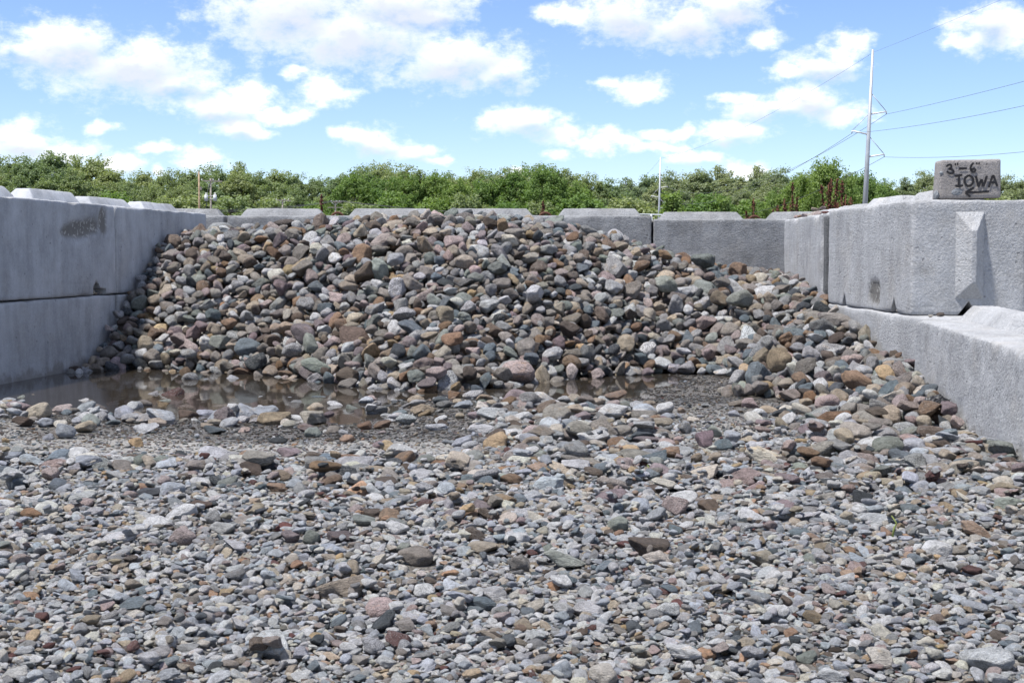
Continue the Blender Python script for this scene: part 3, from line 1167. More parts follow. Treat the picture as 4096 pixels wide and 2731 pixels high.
pick_pile, pick_gravel = picker(PILE_MIX), picker(GRAVEL_MIX)


def tone(name):
    c, g = PAL[name]
    k = 1.50 * float(np.exp(rng.normal(0, 0.18)))
    c = np.array(c) * k * (1 + rng.normal(0, 0.018, 3))
    c = np.clip(c.mean() + (c - c.mean()) * float(rng.uniform(0.62, 0.95)), 0.02, 0.68)
    return tuple(float(v) for v in c), g


def rotm(e):
    return np.array(Euler(e).to_matrix())


class Bed:
    """height field that stones are dropped on, one by one"""

    def __init__(self, x0, x1, y0, y1, cell):
        self.x0, self.y0, self.c = x0, y0, cell
        self.nx, self.ny = int((x1 - x0) / cell), int((y1 - y0) / cell)
        xs = x0 + (np.arange(self.nx) + 0.5) * cell
        ys = y0 + (np.arange(self.ny) + 0.5) * cell
        self.X, self.Y = np.meshgrid(xs, ys)
        self.H = None

    def ij(self, x, y):
        return int((y - self.y0) / self.c), int((x - self.x0) / self.c)

    def foot(self, A, x, y):
        """lower and upper surface of the ellipsoid p.A.p = 1 around the cell of (x, y)"""
        C = A[:2, :2] - np.outer(A[:2, 2], A[2, :2]) / A[2, 2]
        Ci = np.linalg.inv(C)
        rx, ry = math.sqrt(Ci[0, 0]), math.sqrt(Ci[1, 1])
        i0, j0 = self.ij(x - rx, y - ry) if False else (int((y - ry - self.y0) / self.c), int((x - rx - self.x0) / self.c))
        i1, j1 = int((y + ry - self.y0) / self.c) + 1, int((x + rx - self.x0) / self.c) + 1
        if i0 < 0 or j0 < 0 or i1 > self.ny or j1 > self.nx:
            return None
        dx = self.X[i0:i1, j0:j1] - x
        dy = self.Y[i0:i1, j0:j1] - y
        b = A[0, 2] * dx + A[1, 2] * dy
        cc = A[0, 0] * dx * dx + 2 * A[0, 1] * dx * dy + A[1, 1] * dy * dy - 1
        disc = b * b - A[2, 2] * cc
        ok = disc > 0
        if not ok.any():
            return None
        sq = np.sqrt(np.where(ok, disc, 0))
        return (slice(i0, i1), slice(j0, j1)), ok, (-b - sq) / A[2, 2], (-b + sq) / A[2, 2]

    def rest(self, A, x, y, sink=0.94):
        f = self.foot(A, x, y)
        if f is None:
            return None
        sl, ok, lo, hi = f
        gap = (self.H[sl] - lo)[ok]
        k = max(0, int(len(gap) * sink) - 1)
        z = np.partition(gap, k)[k]
        return z, f

    def put(self, z, f):
        sl, ok, lo, hi = f
        h = self.H[sl]
        h[ok] = np.maximum(h[ok], (z + hi)[ok])


def quad_form(e, s):
    R = rotm(e)
    return R @ np.diag(1.0 / (np.array(s) * 0.95) ** 2) @ R.T


STONES = []      # dict(x,y,z,e,s,proto,col,name,where,hero)


def new_stone(x, y, z, e, s, proto, cname, where, label=None, col=None):
    c, g = tone(cname) if col is None else (col, PAL[cname][1])
    if label and where == 'pile':
        c = tuple(v * 0.9 for v in c)
    STONES.append(dict(p=(x, y, z), e=e, s=s, proto=proto, col=c, grain=g, cname=cname, where=where, label=label))


def ray_hit(px, py, fn):
    d = fwd_ray(px, py)
    ts = np.linspace(2.0, 13.0, 1200)
    P = np.array((0, 0, EYE))[None] + d[None] * ts[:, None]
    h = fn(P[:, 0], P[:, 1])
    k = np.argmax(P[:, 2] <= h)
    return P[k] if (P[:, 2] <= h).any() else None


# stones one can point at: x, y (centre), width, height in the photograph, colour, round/angular, tilt of the long axis (deg), label
HEROES_PILE = [
    (1480, 828, 56, 44, 'grey-brown', 'r', -20, "rounded grey-brown cobble standing highest on the crest of the rock pile"),
    (1262, 858, 78, 50, 'blue grey', 'r', 10, "wide blue-grey boulder on the crest near the shaded back corner"),
    (1742, 850, 64, 42, 'dark slate', 'a', 0, "dark veined charcoal stone on the crest of the rock pile"),
    (1853, 848, 74, 44, 'grey-brown', 'r', -18, "long tan-grey stone lying tilted on the crest"),
    (1950, 872, 66, 40, 'dark brown', 'a', -20, "dark brown wedge of rock just below the crest"),
    (2188, 874, 50, 46, 'pinkish', 'r', 0, "pinkish rounded cobble on the crest in front of the back wall"),
    (2360, 912, 76, 34, 'mid grey', 'a', -15, "grey layered slab on the falling crest"),
    (2812, 1040, 76, 84, 'greenish grey', 'a', 50, "upright olive-grey boulder on the low shoulder of the heap"),
    (2945, 1064, 84, 66, 'rust brown', 'a', -15, "rust-brown boulder leaning towards the back wall"),
    (2660, 1128, 74, 96, 'greenish grey', 'a', 60, "tall pale green angular boulder below the low shoulder"),
    (2986, 1212, 108, 74, 'greenish grey', 'r', 15, "large smooth grey-green boulder low on the shoulder slope of the heap"),
    (2862, 1192, 60, 66, 'tan', 'a', 45, "broken tan and white stone beside the grey-green boulder"),
    (2885, 1130, 74, 42, 'grey-brown', 'a', 12, "flat olive stone on the shoulder slope above a broken tan stone"),
    (3100, 1180, 60, 60, 'tan', 'a', 0, "square brown stone near the sign-topped wall"),
    (3168, 1150, 60, 40, 'dark slate', 'a', 0, "charcoal rock on the low shoulder by the wall"),
    (3360, 1205, 52, 50, 'pinkish', 'r', 40, "smooth pinkish cobble against the big keyed block"),
    (3112, 1430, 96, 84, 'ochre', 'r', 20, "large ochre stone with a hollow low on the spill along the sign-topped wall"),
    (3215, 1480, 116, 60, 'grey-brown', 'a', 32, "long tilted olive slab beside the ochre stone"),
    (3318, 1510, 76, 58, 'purple', 'a', 0, "mauve-brown angular cobble next to the tilted olive slab"),
    (3290, 1590, 96, 66, 'pinkish', 'r', 0, "broad salmon-pink cobble at the edge of the spill along the sign-topped wall"),
    (1582, 1142, 78, 76, 'speckled grey', 'a', -10, "large speckled grey boulder in the middle of the heap's face"),
    (1118, 1168, 66, 70, 'purple', 'a', 0, "purple-grey angular boulder on the face near the shaded wall"),
    (1778, 1250, 82, 66, 'tan', 'a', -20, "broad tan-grey boulder with a flat face mid-heap"),
    (1608, 1022, 62, 62, 'pale grey', 'r', 70, "pale cream-grey egg-shaped boulder on the upper face"),
    (1824, 1378, 92, 56, 'rust brown', 'r', -10, "wet rust-brown boulder low on the middle of the face"),
    (1605, 1385, 66, 56, 'dark slate', 'r', 0, "dark green-black boulder low on the face"),
    (1640, 1368, 62, 52, 'purple', 'r', 0, "maroon boulder behind the dark green-black one"),
    (1215, 1350, 110, 80, 'purple', 'r', -10, "big mauve-grey boulder low on the face near the shaded wall"),
    (1158, 1405, 80, 62, 'speckled grey', 'r', 0, "speckled grey boulder below the big mauve-grey one"),
    (1244, 1415, 76, 70, 'greenish grey', 'a', -20, "olive block-shaped boulder near the foot of the heap"),
    (1285, 1470, 120, 66, 'greenish grey', 'a', 0, "wide lumpy olive boulder at the foot of the heap"),
    (1022, 1462, 90, 64, 'dark slate', 'r', 0, "wet black boulder at the back edge of the puddle"),
    (1405, 1490, 104, 66, 'dark brown', 'a', 0, "wide brown boulder at the foot of the heap"),
    (740, 1447, 78, 42, 'speckled grey', 'r', 0, "dark speckled cobble on the waterline"),
    (600, 1380, 64, 60, 'tan', 'r', 0, "upright tan boulder near the shaded wall"),
    (2120, 1440, 58, 62, 'slate blue', 'a', 55, "pointed dark blue stone low on the face"),
    (1735, 1548, 76, 48, 'purple', 'r', 0, "violet rounded boulder sitting on the wet ground"),
    (1745, 1510, 84, 46, 'pinkish', 'r', 0, "pinkish tan boulder just behind the violet one"),
    (1160, 1055, 62, 38, 'ochre', 'r', 5, "orange-tan oval stone on the upper face near the shaded wall"),
    (1230, 1068, 80, 56, 'grey-brown', 'a', 40, "long tan-grey slab beside the orange-tan oval stone"),
    (1120, 985, 70, 40, 'purple', 'a', 60, "upright mauve-grey stone high on the face near the shaded wall"),
    (930, 920, 70, 42, 'speckled grey', 'r', 0, "speckled grey boulder high by the shaded back corner"),
    (1040, 918, 56, 38, 'pale grey', 'a', 20, "chalky pale stone high by the back wall"),
    (2300, 955, 50, 40, 'rust brown', 'r', 0, "brown cobble on the falling crest"),
    (2650, 1005, 32, 60, 'rust brown', 'r', 70, "narrow upright brown stone on the low shoulder of the heap"),
]
HEROES_GROUND = [
    (755, 1514, 78, 54, 'speckled grey', 'r', 0, "pale grey granite boulder standing in the puddle"),
    (922, 1520, 76, 42, 'blue grey', 'a', -12, "pointed blue-grey boulder standing in the puddle"),
    (132, 1556, 42, 22, 'tan', 'r', 0, "small tan cobble alone in open water of the puddle"),
    (345, 1520, 52, 26, 'greenish grey', 'r', 0, "olive-tan cobble in the puddle near the shaded wall"),
    (660, 1612, 72, 36, 'greenish grey', 'a', 0, "flat pale green stone in front of the puddle granite"),
    (1275, 1592, 78, 26, 'slate blue', 'a', 0, "flat blue-grey slab at the puddle's front edge"),
    (1340, 1622, 66, 38, 'pale grey', 'a', 0, "pale grey stone at the puddle's front edge"),
    (1185, 1615, 60, 34, 'speckled grey', 'r', 0, "whitish speckled cobble at the puddle's front edge"),
    (1410, 1640, 56, 38, 'greenish grey', 'a', 0, "grey-green triangular stone at the puddle's front edge"),
    (130, 1592, 44, 32, 'tan', 'r', 0, "brown-grey cobble on the puddle edge near the shaded wall"),
    (182, 1604, 58, 28, 'grey-brown', 'r', 0, "flat brown cobble on the puddle edge near the shaded wall"),
    (450, 1690, 60, 22, 'slate blue', 'r', 0, "flat slate-blue pebble on the wet grit"),
    (540, 1770, 62, 42, 'ochre', 'a', 0, "yellowish-tan stone on the grit in front of the puddle"),
    (862, 1720, 94, 34, 'slate blue', 'a', 0, "flat blue-grey slab on the grit"),
    (1250, 1728, 70, 46, 'greenish grey', 'r', 0, "smooth grey-green boulder leaning on a purple stone"),
    (1225, 1712, 70, 46, 'purple', 'a', 20, "purple stone behind the smooth grey-green boulder"),
    (1160, 1808, 100, 40, 'purple', 'a', 0, "flat magenta-purple slab in the gravel"),
    (2825, 1756, 78, 72, 'purple', 'a', 30, "maroon-purple angular boulder in the gravel"),
    (2890, 1778, 86, 50, 'slate blue', 'r', -5, "dark blue rounded stone touching the maroon boulder"),
    (2740, 1712, 58, 52, 'speckled grey', 'r', 0, "black-and-white speckled cobble behind the maroon boulder"),
    (2855, 1722, 60, 60, 'greenish grey', 'a', 40, "olive pointed stone behind the maroon boulder"),
    (2930, 1745, 70, 52, 'blue grey', 'r', 0, "grey granite cobble behind the dark blue stone"),
    (735, 2148, 124, 74, 'pinkish', 'r', 0, "large pale pinkish-tan boulder half sunk in the gravel"),
    (890, 2110, 104, 52, 'pale grey', 'a', 0, "flat-topped pale grey stone beside the pinkish-tan boulder"),
    (1665, 2232, 152, 78, 'grey-brown', 'r', 8, "large dark taupe oval boulder in the gravel"),
    (1610, 2200, 84, 54, 'greenish grey', 'a', 40, "grey-green slab leaning behind the dark taupe boulder"),
    (1412, 2272, 112, 56, 'slate blue', 'a', 0, "blocky dark slate stone in the gravel"),
    (1515, 2428, 128, 80, 'pinkish', 'r', 10, "rounded mauve granite boulder in the gravel"),
    (1695, 2366, 88, 66, 'pale grey', 'r', -40, "pale cream-grey boulder near the mauve granite"),
    (1918, 2412, 134, 62, 'slate blue', 'a', -10, "dark blue-green slab in the open gravel"),
    (1976, 2375, 108, 58, 'pale grey', 'a', 0, "pale grey blocky stone behind the blue-green slab"),
    (1935, 2196, 130, 48, 'tan', 'r', 8, "long yellow-tan rounded stone in the gravel"),
    (2078, 2250, 100, 80, 'grey-brown', 'a', 0, "rough olive-brown boulder in the gravel"),
    (2265, 2248, 184, 62, 'greenish grey', 'a', -18, "long sloping grey-green slab in the gravel"),
    (2470, 2098, 110, 62, 'greenish grey', 'r', -10, "grey-green boulder in the gravel before the sign-topped wall"),
    (2700, 2020, 110, 86, 'pinkish', 'a', 0, "large pink-tan boulder in the gravel before the sign-topped wall"),
    (2740, 1985, 106, 62, 'white', 'r', -20, "smooth whitish boulder behind the pink-tan one"),
    (2835, 2020, 88, 52, 'dark brown', 'a', 0, "dark brown stone beside the pink-tan boulder"),
    (2625, 2060, 92, 56, 'blue grey', 'r', 30, "blue-grey oval stone leaning near the pink-tan boulder"),
    (3452, 1990, 84, 66, 'dark slate', 'a', -20, "dark green-black wedge of rock in the gravel before the sign-topped wall"),
    (3915, 2122, 132, 58, 'orange', 'a', -28, "orange-brown slab lying in the open gravel"),
    (3840, 2200, 96, 36, 'grey-brown', 'r', 0, "smooth taupe pebble below the orange-brown slab"),
    (3670, 2240, 76, 44, 'slate blue', 'r', 0, "dark blue-grey stone in the gravel before the sign-topped wall"),
    (522, 2420, 112, 46, 'slate blue', 'r', 0, "dark slate oval stone in the open gravel"),
    (850, 2070, 70, 60, 'speckled grey', 'r', 0, "speckled grey boulder behind the pinkish-tan one"),
    (1245, 2148, 72, 62, 'greenish grey', 'r', 0, "dark olive rounded boulder in the gravel"),
    (1160, 2148, 74, 56, 'purple', 'r', 0, "purple granite boulder beside the dark olive one"),
    (1900, 2135, 88, 66, 'dark brown', 'a', 0, "dark chocolate-brown angular boulder in the gravel"),
    (1945, 2055, 66, 54, 'dark brown', 'a', 0, "brown broken stone behind the chocolate-brown boulder"),
    (1590, 2115, 100, 54, 'pale grey', 'r', 0, "smooth pale grey boulder in the middle gravel"),
    (1455, 2085, 100, 46, 'greenish grey', 'r', -10, "olive flat oval stone in the middle gravel"),
    (1490, 2050, 84, 42, 'dark brown', 'r', -10, "brown loaf-shaped stone in the middle gravel"),
    (3975, 2650, 220, 110, 'pale grey', 'r', 0, "big pale grey boulder in the open gravel"),
    (3780, 2700, 100, 46, 'cream', 'r', 0, "cream oval pebble near the big pale grey boulder"),
    (228, 1938, 90, 46, 'slate blue', 'r', -5, "dark blue-grey loaf-shaped stone in the gravel before the puddle"),
    (200, 1895, 72, 60, 'pinkish', 'r', 0, "pinkish-tan round boulder behind the blue-grey loaf stone"),
    (120, 1840, 100, 50, 'blue grey', 'a', 0, "pale blue-grey angular boulder in the gravel before the puddle"),
    (1110, 1950, 100, 40, 'rust brown', 'a', -10, "flat rust-brown stone in the gravel before the puddle"),
    (865, 1925, 60, 58, 'dark slate', 'a', 0, "dark angular cobble in the gravel before the puddle"),
    (595, 1972, 110, 40, 'dark slate', 'a', 18, "thin dark tilted slab in the gravel before the puddle"),
    (3230, 2630, 90, 50, 'greenish grey', 'r', 0, "green-grey rounded pebble in the open gravel"),
    (3255, 2465, 84, 60, 'ochre', 'a', 0, "yellow and brown broken stone in the gravel before the sign-topped wall"),
    (1745, 1510, 2, 2, 'tan', 'r', 0, None),
]


def hero_dims(px, py, w, h, depth, kind, fn_flat):
    m = depth / F_PX
    a = w * m / 2
    c = h * m / 2
    b = (a * 0.9 + c) / 2 if not fn_flat else a * 0.8
    return a, b, c


def drop_pile():
    bed = Bed(-3.1, 2.5, 5.1, 12.1, 0.0125)
    X, Y = bed.X, bed.Y
    G = ground_z(X, Y)
    T = pile_z(X, Y)
    T = T - 0.03 * np.clip(T / 0.5, 0, 1)
    bed.H = np.maximum(G, T - 0.125)
    fill = bed.H.copy()          # like H, with the narrow gaps between stones counted as full
    # walls: nothing is dropped into them
    wallmask = np.zeros(X.shape, bool)
    nl = np.array((dl[1], -dl[0]))          # points into the bay from the left wall
    wallmask |= ((X - J0[0]) * nl[0] + (Y - J0[1]) * nl[1]) < 0.02
    xr = np.interp(Y, [4.7, 7.04, 7.06, 9.26, 9.27, 9.79, 11.62, 12.1], [1.718, 2.02, 2.10, 2.085, 2.16, 2.16, 2.25, 2.27])
    wallmask |= X > xr - 0.02
    wallmask |= Y > YB - 0.03
    target = np.where(wallmask, -9, T)
    active = (T > G + 0.005) & ~wallmask
    ai = np.argwhere(active)
    bed.H[wallmask] = np.maximum(bed.H[wallmask], 0.3)
    heroes_todo = [h for h in HEROES_PILE]
    n_try, placed = 0, 0
    hero_zone = np.zeros(X.shape, bool)

    def one(x, y, e, s, proto, cname, label=None, tries=5, col=None):
        A = quad_form(e, s)
        best = None
        for t in range(tries):
            jx, jy = (0, 0) if t == 0 else rng.normal(0, 0.022, 2)
            i, j = bed.ij(x + jx, y + jy)
            if not (0 <= i < bed.ny and 0 <= j < bed.nx) or wallmask[i, j]:
                continue
            f = bed.foot(A, x + jx, y + jy)
            if f is None or wallmask[f[0]][f[1]].any():
                continue
            r = bed.rest(A, x + jx, y + jy, 0.93)
            k = r[0] - T[i, j]
            if best is None or k < best[0]:
                best = (k, x + jx, y + jy, r)
        if best is None:
            return False
        if label is None and best[0] > 0.03:
            return False
        _, bx_, by_, (z, f) = best
        bed.put(z, f)
        f2 = bed.foot(A / 1.7, bx_, by_)
        if f2 is not None:
            sl, ok_ = f2[0], f2[1]
            h_ = fill[sl]
            h_[ok_] = np.maximum(h_[ok_], z + 0.35 * (np.where(f[3].size, f[3].max(), 0)))
        new_stone(bx_, by_, z, e, s, proto, cname, 'pile', label, col)
        return True

    def random_pile_stone(big=False):
        d = float(np.clip(np.exp(rng.normal(math.log(0.059), 0.34)), 0.028, 0.15)) / 2
        if rng.random() < 0.05:
            d *= 1.35
        el_, fl = rng.uniform(1.0, 1.45), rng.uniform(0.55, 0.92)
        s = (d * el_, d, d * fl)
        e = (rng.normal(0, 0.55) , rng.normal(0, 0.45), rng.uniform(0, 6.283))
        proto = int(rng.integers(0, NR)) if rng.random() < 0.42 else int(NR + rng.integers(0, len(ANGULAR)))
        return e, s, proto

    done = False
    for phase in range(2):
        lim = -0.060 if phase == 0 else -0.020
        miss = 0
        while miss < 60 and placed < 10500:
            c = ai[rng.integers(0, len(ai), 48)]
            dfc = fill[c[:, 0], c[:, 1]] - T[c[:, 0], c[:, 1]]
            k = int(np.argmin(dfc))
            if dfc[k] > lim:
                miss += 1
                continue
            e, s, proto = random_pile_stone()
            i, j = c[k]
            if one(X[i, j], Y[i, j], e, s, proto, pick_pile(1)[0]):
                placed += 1
            else:
                fill[max(i - 2, 0):i + 3, max(j - 2, 0):j + 3] += 0.03
                miss += 0.05
        if phase == 0:
            for (px, py, w, h, cn, kd, an, lb_) in heroes_todo:
                q = ray_hit(px, py + h * 0.35, lambda a_, b_: np.maximum(pile_z(a_, b_), ground_z(a_, b_)))
                if q is None or q[1] > 10.9:
                    d_ = fwd_ray(px, py)
                    q = d_ * (10.7 / d_[1])
                m = q[1] / F_PX
                a_, c_ = w * m / 2 * 1.04, h * m / 2 * 1.06
                s = (a_, (a_ + c_) / 2 * 0.9, c_)
                e = (rng.normal(0.25, 0.1), -rad(an), rng.normal(0, 0.25))
                proto = int(rng.integers(0, NR)) if kd == 'r' else int(NR + rng.integers(0, len(ANGULAR)))
                y_ = q[1] + s[1] * 0.3
                if not one(q[0], y_, e, s, proto, cn, lb_, tries=3):
                    print("hero not placed", lb_)
    print("pile stones", placed)
    return bed


BED_P = drop_pile()


def zones(px, py):
    """how many cobbles and gravel stones lie at a place of the yard, by its row and column in the photograph"""
    px, py = np.asarray(px, float), np.asarray(py, float)

    def st(a, b, v):
        t = np.clip((v - a) / (b - a), 0, 1)
        return t * t * (3 - 2 * t)
    left = 1 - st(1830, 2120, px)
    cob = 0.9 * st(1590, 1640, py) * (1 - left) + left * (0.24 * st(1580, 1620, py) * (1 - st(1680, 1720, py)) + 0.022 + 0.85 * st(1790, 1870, py))
    bare = st(2550, 2680, px) * (1 - st(3250, 3400, px)) * (1 - st(1660, 1760, py + (px - 2700) * -0.12))
    cob = cob * (1 - 0.9 * bare)
    cob = cob * (1 - 0.60 * st(2000, 2200, py)) * (1 - 0.80 * st(2230, 2420, py)) + 0.5 * st(3000, 3300, px) * (1 - st(1900, 2050, py))
    grav = st(1790, 1880, py) * 1.0 + (1 - left) * 0.40 * st(1640, 1700, py) * (1 - st(1790, 1880, py)) + 0.010
    grav = np.clip(grav * (1 - 0.7 * bare), 0, 1)
    return cob, grav


def drop_ground():
    bed = Bed(-3.1, 2.35, 1.85, 8.8, 0.006)
    X, Y = bed.X, bed.Y
    G0 = ground_z(X, Y)
    bed.H = G0.copy()
    PX, PY, _ = project(X, Y, G0 + 0.015)
    cob, grav = zones(PX, PY)
    inview = (PX > -500) & (PX < 4600) & (PY < 3200)
    xr = np.interp(Y, [4.7, 7.04, 7.06, 9.26], [1.718, 2.02, 2.10, 2.085])
    nl = np.array((dl[1], -dl[0]))
    wall = (X > xr - 0.02) & (Y > 4.4) | (((X - J0[0]) * nl[0] + (Y - J0[1]) * nl[1]) < 0.02) & (Y > 6)
    pile = pile_z(X, Y) > G0 + 0.02
    pile &= Y > 5.3
    ok = inview & ~wall & ~pile
    # the dropped heap already stands here
    sub = np.full(X.shape, -9.0)
    ii = ((Y - BED_P.y0) / BED_P.c).astype(int)
    jj = ((X - BED_P.x0) / BED_P.c).astype(int)
    v = (ii >= 0) & (ii < BED_P.ny) & (jj >= 0) & (jj < BED_P.nx)
    sub[v] = BED_P.H[ii[v], jj[v]]
    bed.H = np.where((sub > bed.H) & (sub < 0.29), sub, bed.H)
    water = G0 < 0.0

    def place(x, y, e, s, proto, cn, where, sink=0.90, label=None, bury=0.0):
        A = quad_form(e, s)
        r = bed.rest(A, x, y, sink)
        if r is None:
            return False
        z = r[0] - bury
        bed.put(z, r[1])
        new_stone(x, y, z, e, s, proto, cn, where, label)
        return True

    def proto_for(p_round):
        return int(rng.integers(0, NR)) if rng.random() < p_round else int(NR + rng.integers(0, len(ANGULAR)))

    HB = np.array([h[:4] for h in HEROES_GROUND if h[7]], float)

    def hides(i, j, fx, up, down, pad):
        """would a stone at this cell lie on or right in front of a placed boulder"""
        dx = np.abs(PX[i, j] - HB[:, 0])
        dy = PY[i, j] - HB[:, 1]
        return bool(((dx < fx * HB[:, 2] + pad) & (dy > -up * HB[:, 3]) & (dy < down * HB[:, 3] + pad)).any())

    for (px, py, w, h, cn, kd, an, lb_) in HEROES_GROUND:
        if lb_ is None:
            continue
        q = ray_hit(px, py + h * 0.45, ground_z)
        if q is None:
            continue
        m = q[1] / F_PX
        a_, c_ = w * m / 2, h * m / 2
        s = (a_ * 1.02, a_ * 0.80, c_ * 1.05)
        e = (rng.normal(0, 0.08), -rad(an) * 0.6, rng.normal(0, 0.3))
        place(q[0], q[1] + s[1] * 0.55, e, s, proto_for(1.0 if kd == 'r' else 0.0), cn, 'ground', 0.66, lb_, bury=c_ * 0.08)
    # cobbles
    idx = np.argwhere(ok)

    def choose(w, n):
        return idx[rng.choice(len(idx), n, p=w / w.sum())]

    def lowest(i, j, n, sd):
        """the lowest of a few spots close to a chosen cell"""
        best = (bed.H[i, j] - G0[i, j], i, j)
        for di, dj in (rng.normal(0, sd, (n, 2)) / bed.c).astype(int):
            a, b = i + di, j + dj
            if 0 <= a < bed.ny and 0 <= b < bed.nx and ok[a, b]:
                h = bed.H[a, b] - G0[a, b]
                if h < best[0]:
                    best = (h, a, b)
        return best

    nC = 2600
    n = 0
    for i, j in choose(cob[ok], nC):
        h, i, j = lowest(i, j, 2, 0.04)
        if h > 0.02 or hides(i, j, 0.55, 0.5, 0.9, 24):
            continue
        near = PY[i, j] > 1950
        med = float(np.interp(PY[i, j], [1650, 1850, 2000, 2250], [0.058, 0.054, 0.040, 0.033]))
        d = float(np.clip(np.exp(rng.normal(math.log(med), 0.32)), 0.02, 0.12)) / 2
        s = (d * rng.uniform(1.0, 1.5), d, d * rng.uniform(0.45, 0.75))
        e = (rng.normal(0, 0.18), rng.normal(0, 0.18), rng.uniform(0, 6.283))
        cn = pick_pile(1)[0] if rng.random() < (0.35 if (near or PX[i, j] < 1300) else 0.7) else pick_gravel(1)[0]
        if place(X[i, j], Y[i, j], e, s, proto_for(0.45), cn, 'ground', 0.72, bury=s[2] * 0.15):
            n += 1
    print("cobbles", n)
    # gravel
    nG = 68000
    cns = pick_gravel(nG)
    n = 0
    for k, (i, j) in enumerate(choose(grav[ok], nG)):
        h, i, j = lowest(i, j, 3, 0.025)
        if h > 0.013 or hides(i, j, 0.42, 0.35, 0.30, 4):
            continue
        d = float(np.clip(np.exp(rng.normal(math.log(0.0120), 0.40)), 0.006, 0.042)) / 2
        s = (d * rng.uniform(1.0, 1.55), d, d * rng.uniform(0.45, 0.80))
        e = (rng.normal(0, 0.25), rng.normal(0, 0.25), rng.uniform(0, 6.283))
        if place(X[i, j], Y[i, j], e, s, proto_for(0.14), cns[k], 'ground', 0.80, bury=s[2] * 0.1):
            n += 1
    print("gravel", n)
    # grit on the bare strips
    grit_ok = inview & ~wall & ~pile & (G0 > -0.004)
    idx = np.argwhere(grit_ok)
    wg = np.where(PY[idx[:, 0], idx[:, 1]] < 1840, 1.0, 0.40)
    nS = 32000
    ch = idx[rng.choice(len(idx), nS, p=wg / wg.sum())]
    cns = pick_gravel(nS)
    cns2 = pick_pile(nS)
    for k in range(nS):
        i, j = ch[k]
        if bed.H[i, j] - G0[i, j] > 0.010:
            continue
        d = float(np.clip(np.exp(rng.normal(math.log(0.0085), 0.38)), 0.004, 0.024)) / 2
        s = (d * rng.uniform(1.0, 1.6), d, d * rng.uniform(0.35, 0.7))
        e = (rng.normal(0, 0.15), rng.normal(0, 0.15), rng.uniform(0, 6.283))
        new_stone(X[i, j], Y[i, j], bed.H[i, j] + s[2] * 0.45, e, s, proto_for(0.35), cns[k] if rng.random() < 0.4 else cns2[k], 'grit')
        damp = 0.30 + 0.60 * float(np.clip((G0[i, j] - 0.032) / 0.03, 0, 1))
        STONES[-1]['col'] = tuple(v * damp for v in STONES[-1]['col'])
    # stones lying along the edge of the water and in it
    return bed


BED_G = drop_ground()
print("stones", len(STONES))


def visible_pixels():
    """rough count of how many pixels each stone shows at 1024 wide (painter's ellipses, far to near)"""
    W_, H_ = 1024, 683
    buf = -np.ones((H_, W_), int)
    n = len(STONES)
    P = np.array([s['p'] for s in STONES])
    px, py, dep = project(P[:, 0], P[:, 1], P[:, 2])
    order = np.argsort(-dep)
    for i in order:
        s = STONES[i]
        R = rotm(s['e'])
        sc = F_PX / 4 / dep[i]
        S = np.array(s['s'])
        rx = math.sqrt(((R[0] * S) ** 2).sum()) * sc
        ry = math.sqrt(((R[2] * S) ** 2).sum()) * sc
        cx_, cy_ = px[i] / 4, py[i] / 4
        x0, x1 = int(max(0, cx_ - rx)), int(min(W_ - 1, cx_ + rx)) + 1
        y0_, y1_ = int(max(0, cy_ - ry)), int(min(H_ - 1, cy_ + ry)) + 1
        if x1 <= x0 or y1_ <= y0_:
            continue
        yy, xx = np.mgrid[y0_:y1_, x0:x1]
        m = ((xx + .5 - cx_) / max(rx, .5)) ** 2 + ((yy + .5 - cy_) / max(ry, .5)) ** 2 <= 1
        buf[y0_:y1_, x0:x1][m] = i
    return np.bincount(buf[buf >= 0], minlength=n), px, py


VIS, SPX, SPY = visible_pixels()


def place_phrase(i, where):
    x, y, z = STONES[i]['p']
    px, py = SPX[i], SPY[i]
    if where == 'pile':
        if x < -2.25:
            return "heaped against the shaded wall"
        if x > 1.3 and y < 8.2:
            return "on the spill along the sign-topped wall"
        if x > 1.75:
            return "heaped against the sign-topped wall"
        if z > 0.85:
            return "along the crest of the rock pile"
        if z > 0.5:
            return "on the upper face of the rock pile"
        if z > 0.2:
            return "on the lower face of the rock pile"
        return "at the foot of the rock pile"
    if z < 0.02:
        return "in or beside the puddle"
    if py < 1780 and px < 1650:
        return "on the wet grit before the puddle"
    if py < 2000:
        return "among the loose cobbles before the heap"
    return "half bedded in the open gravel"


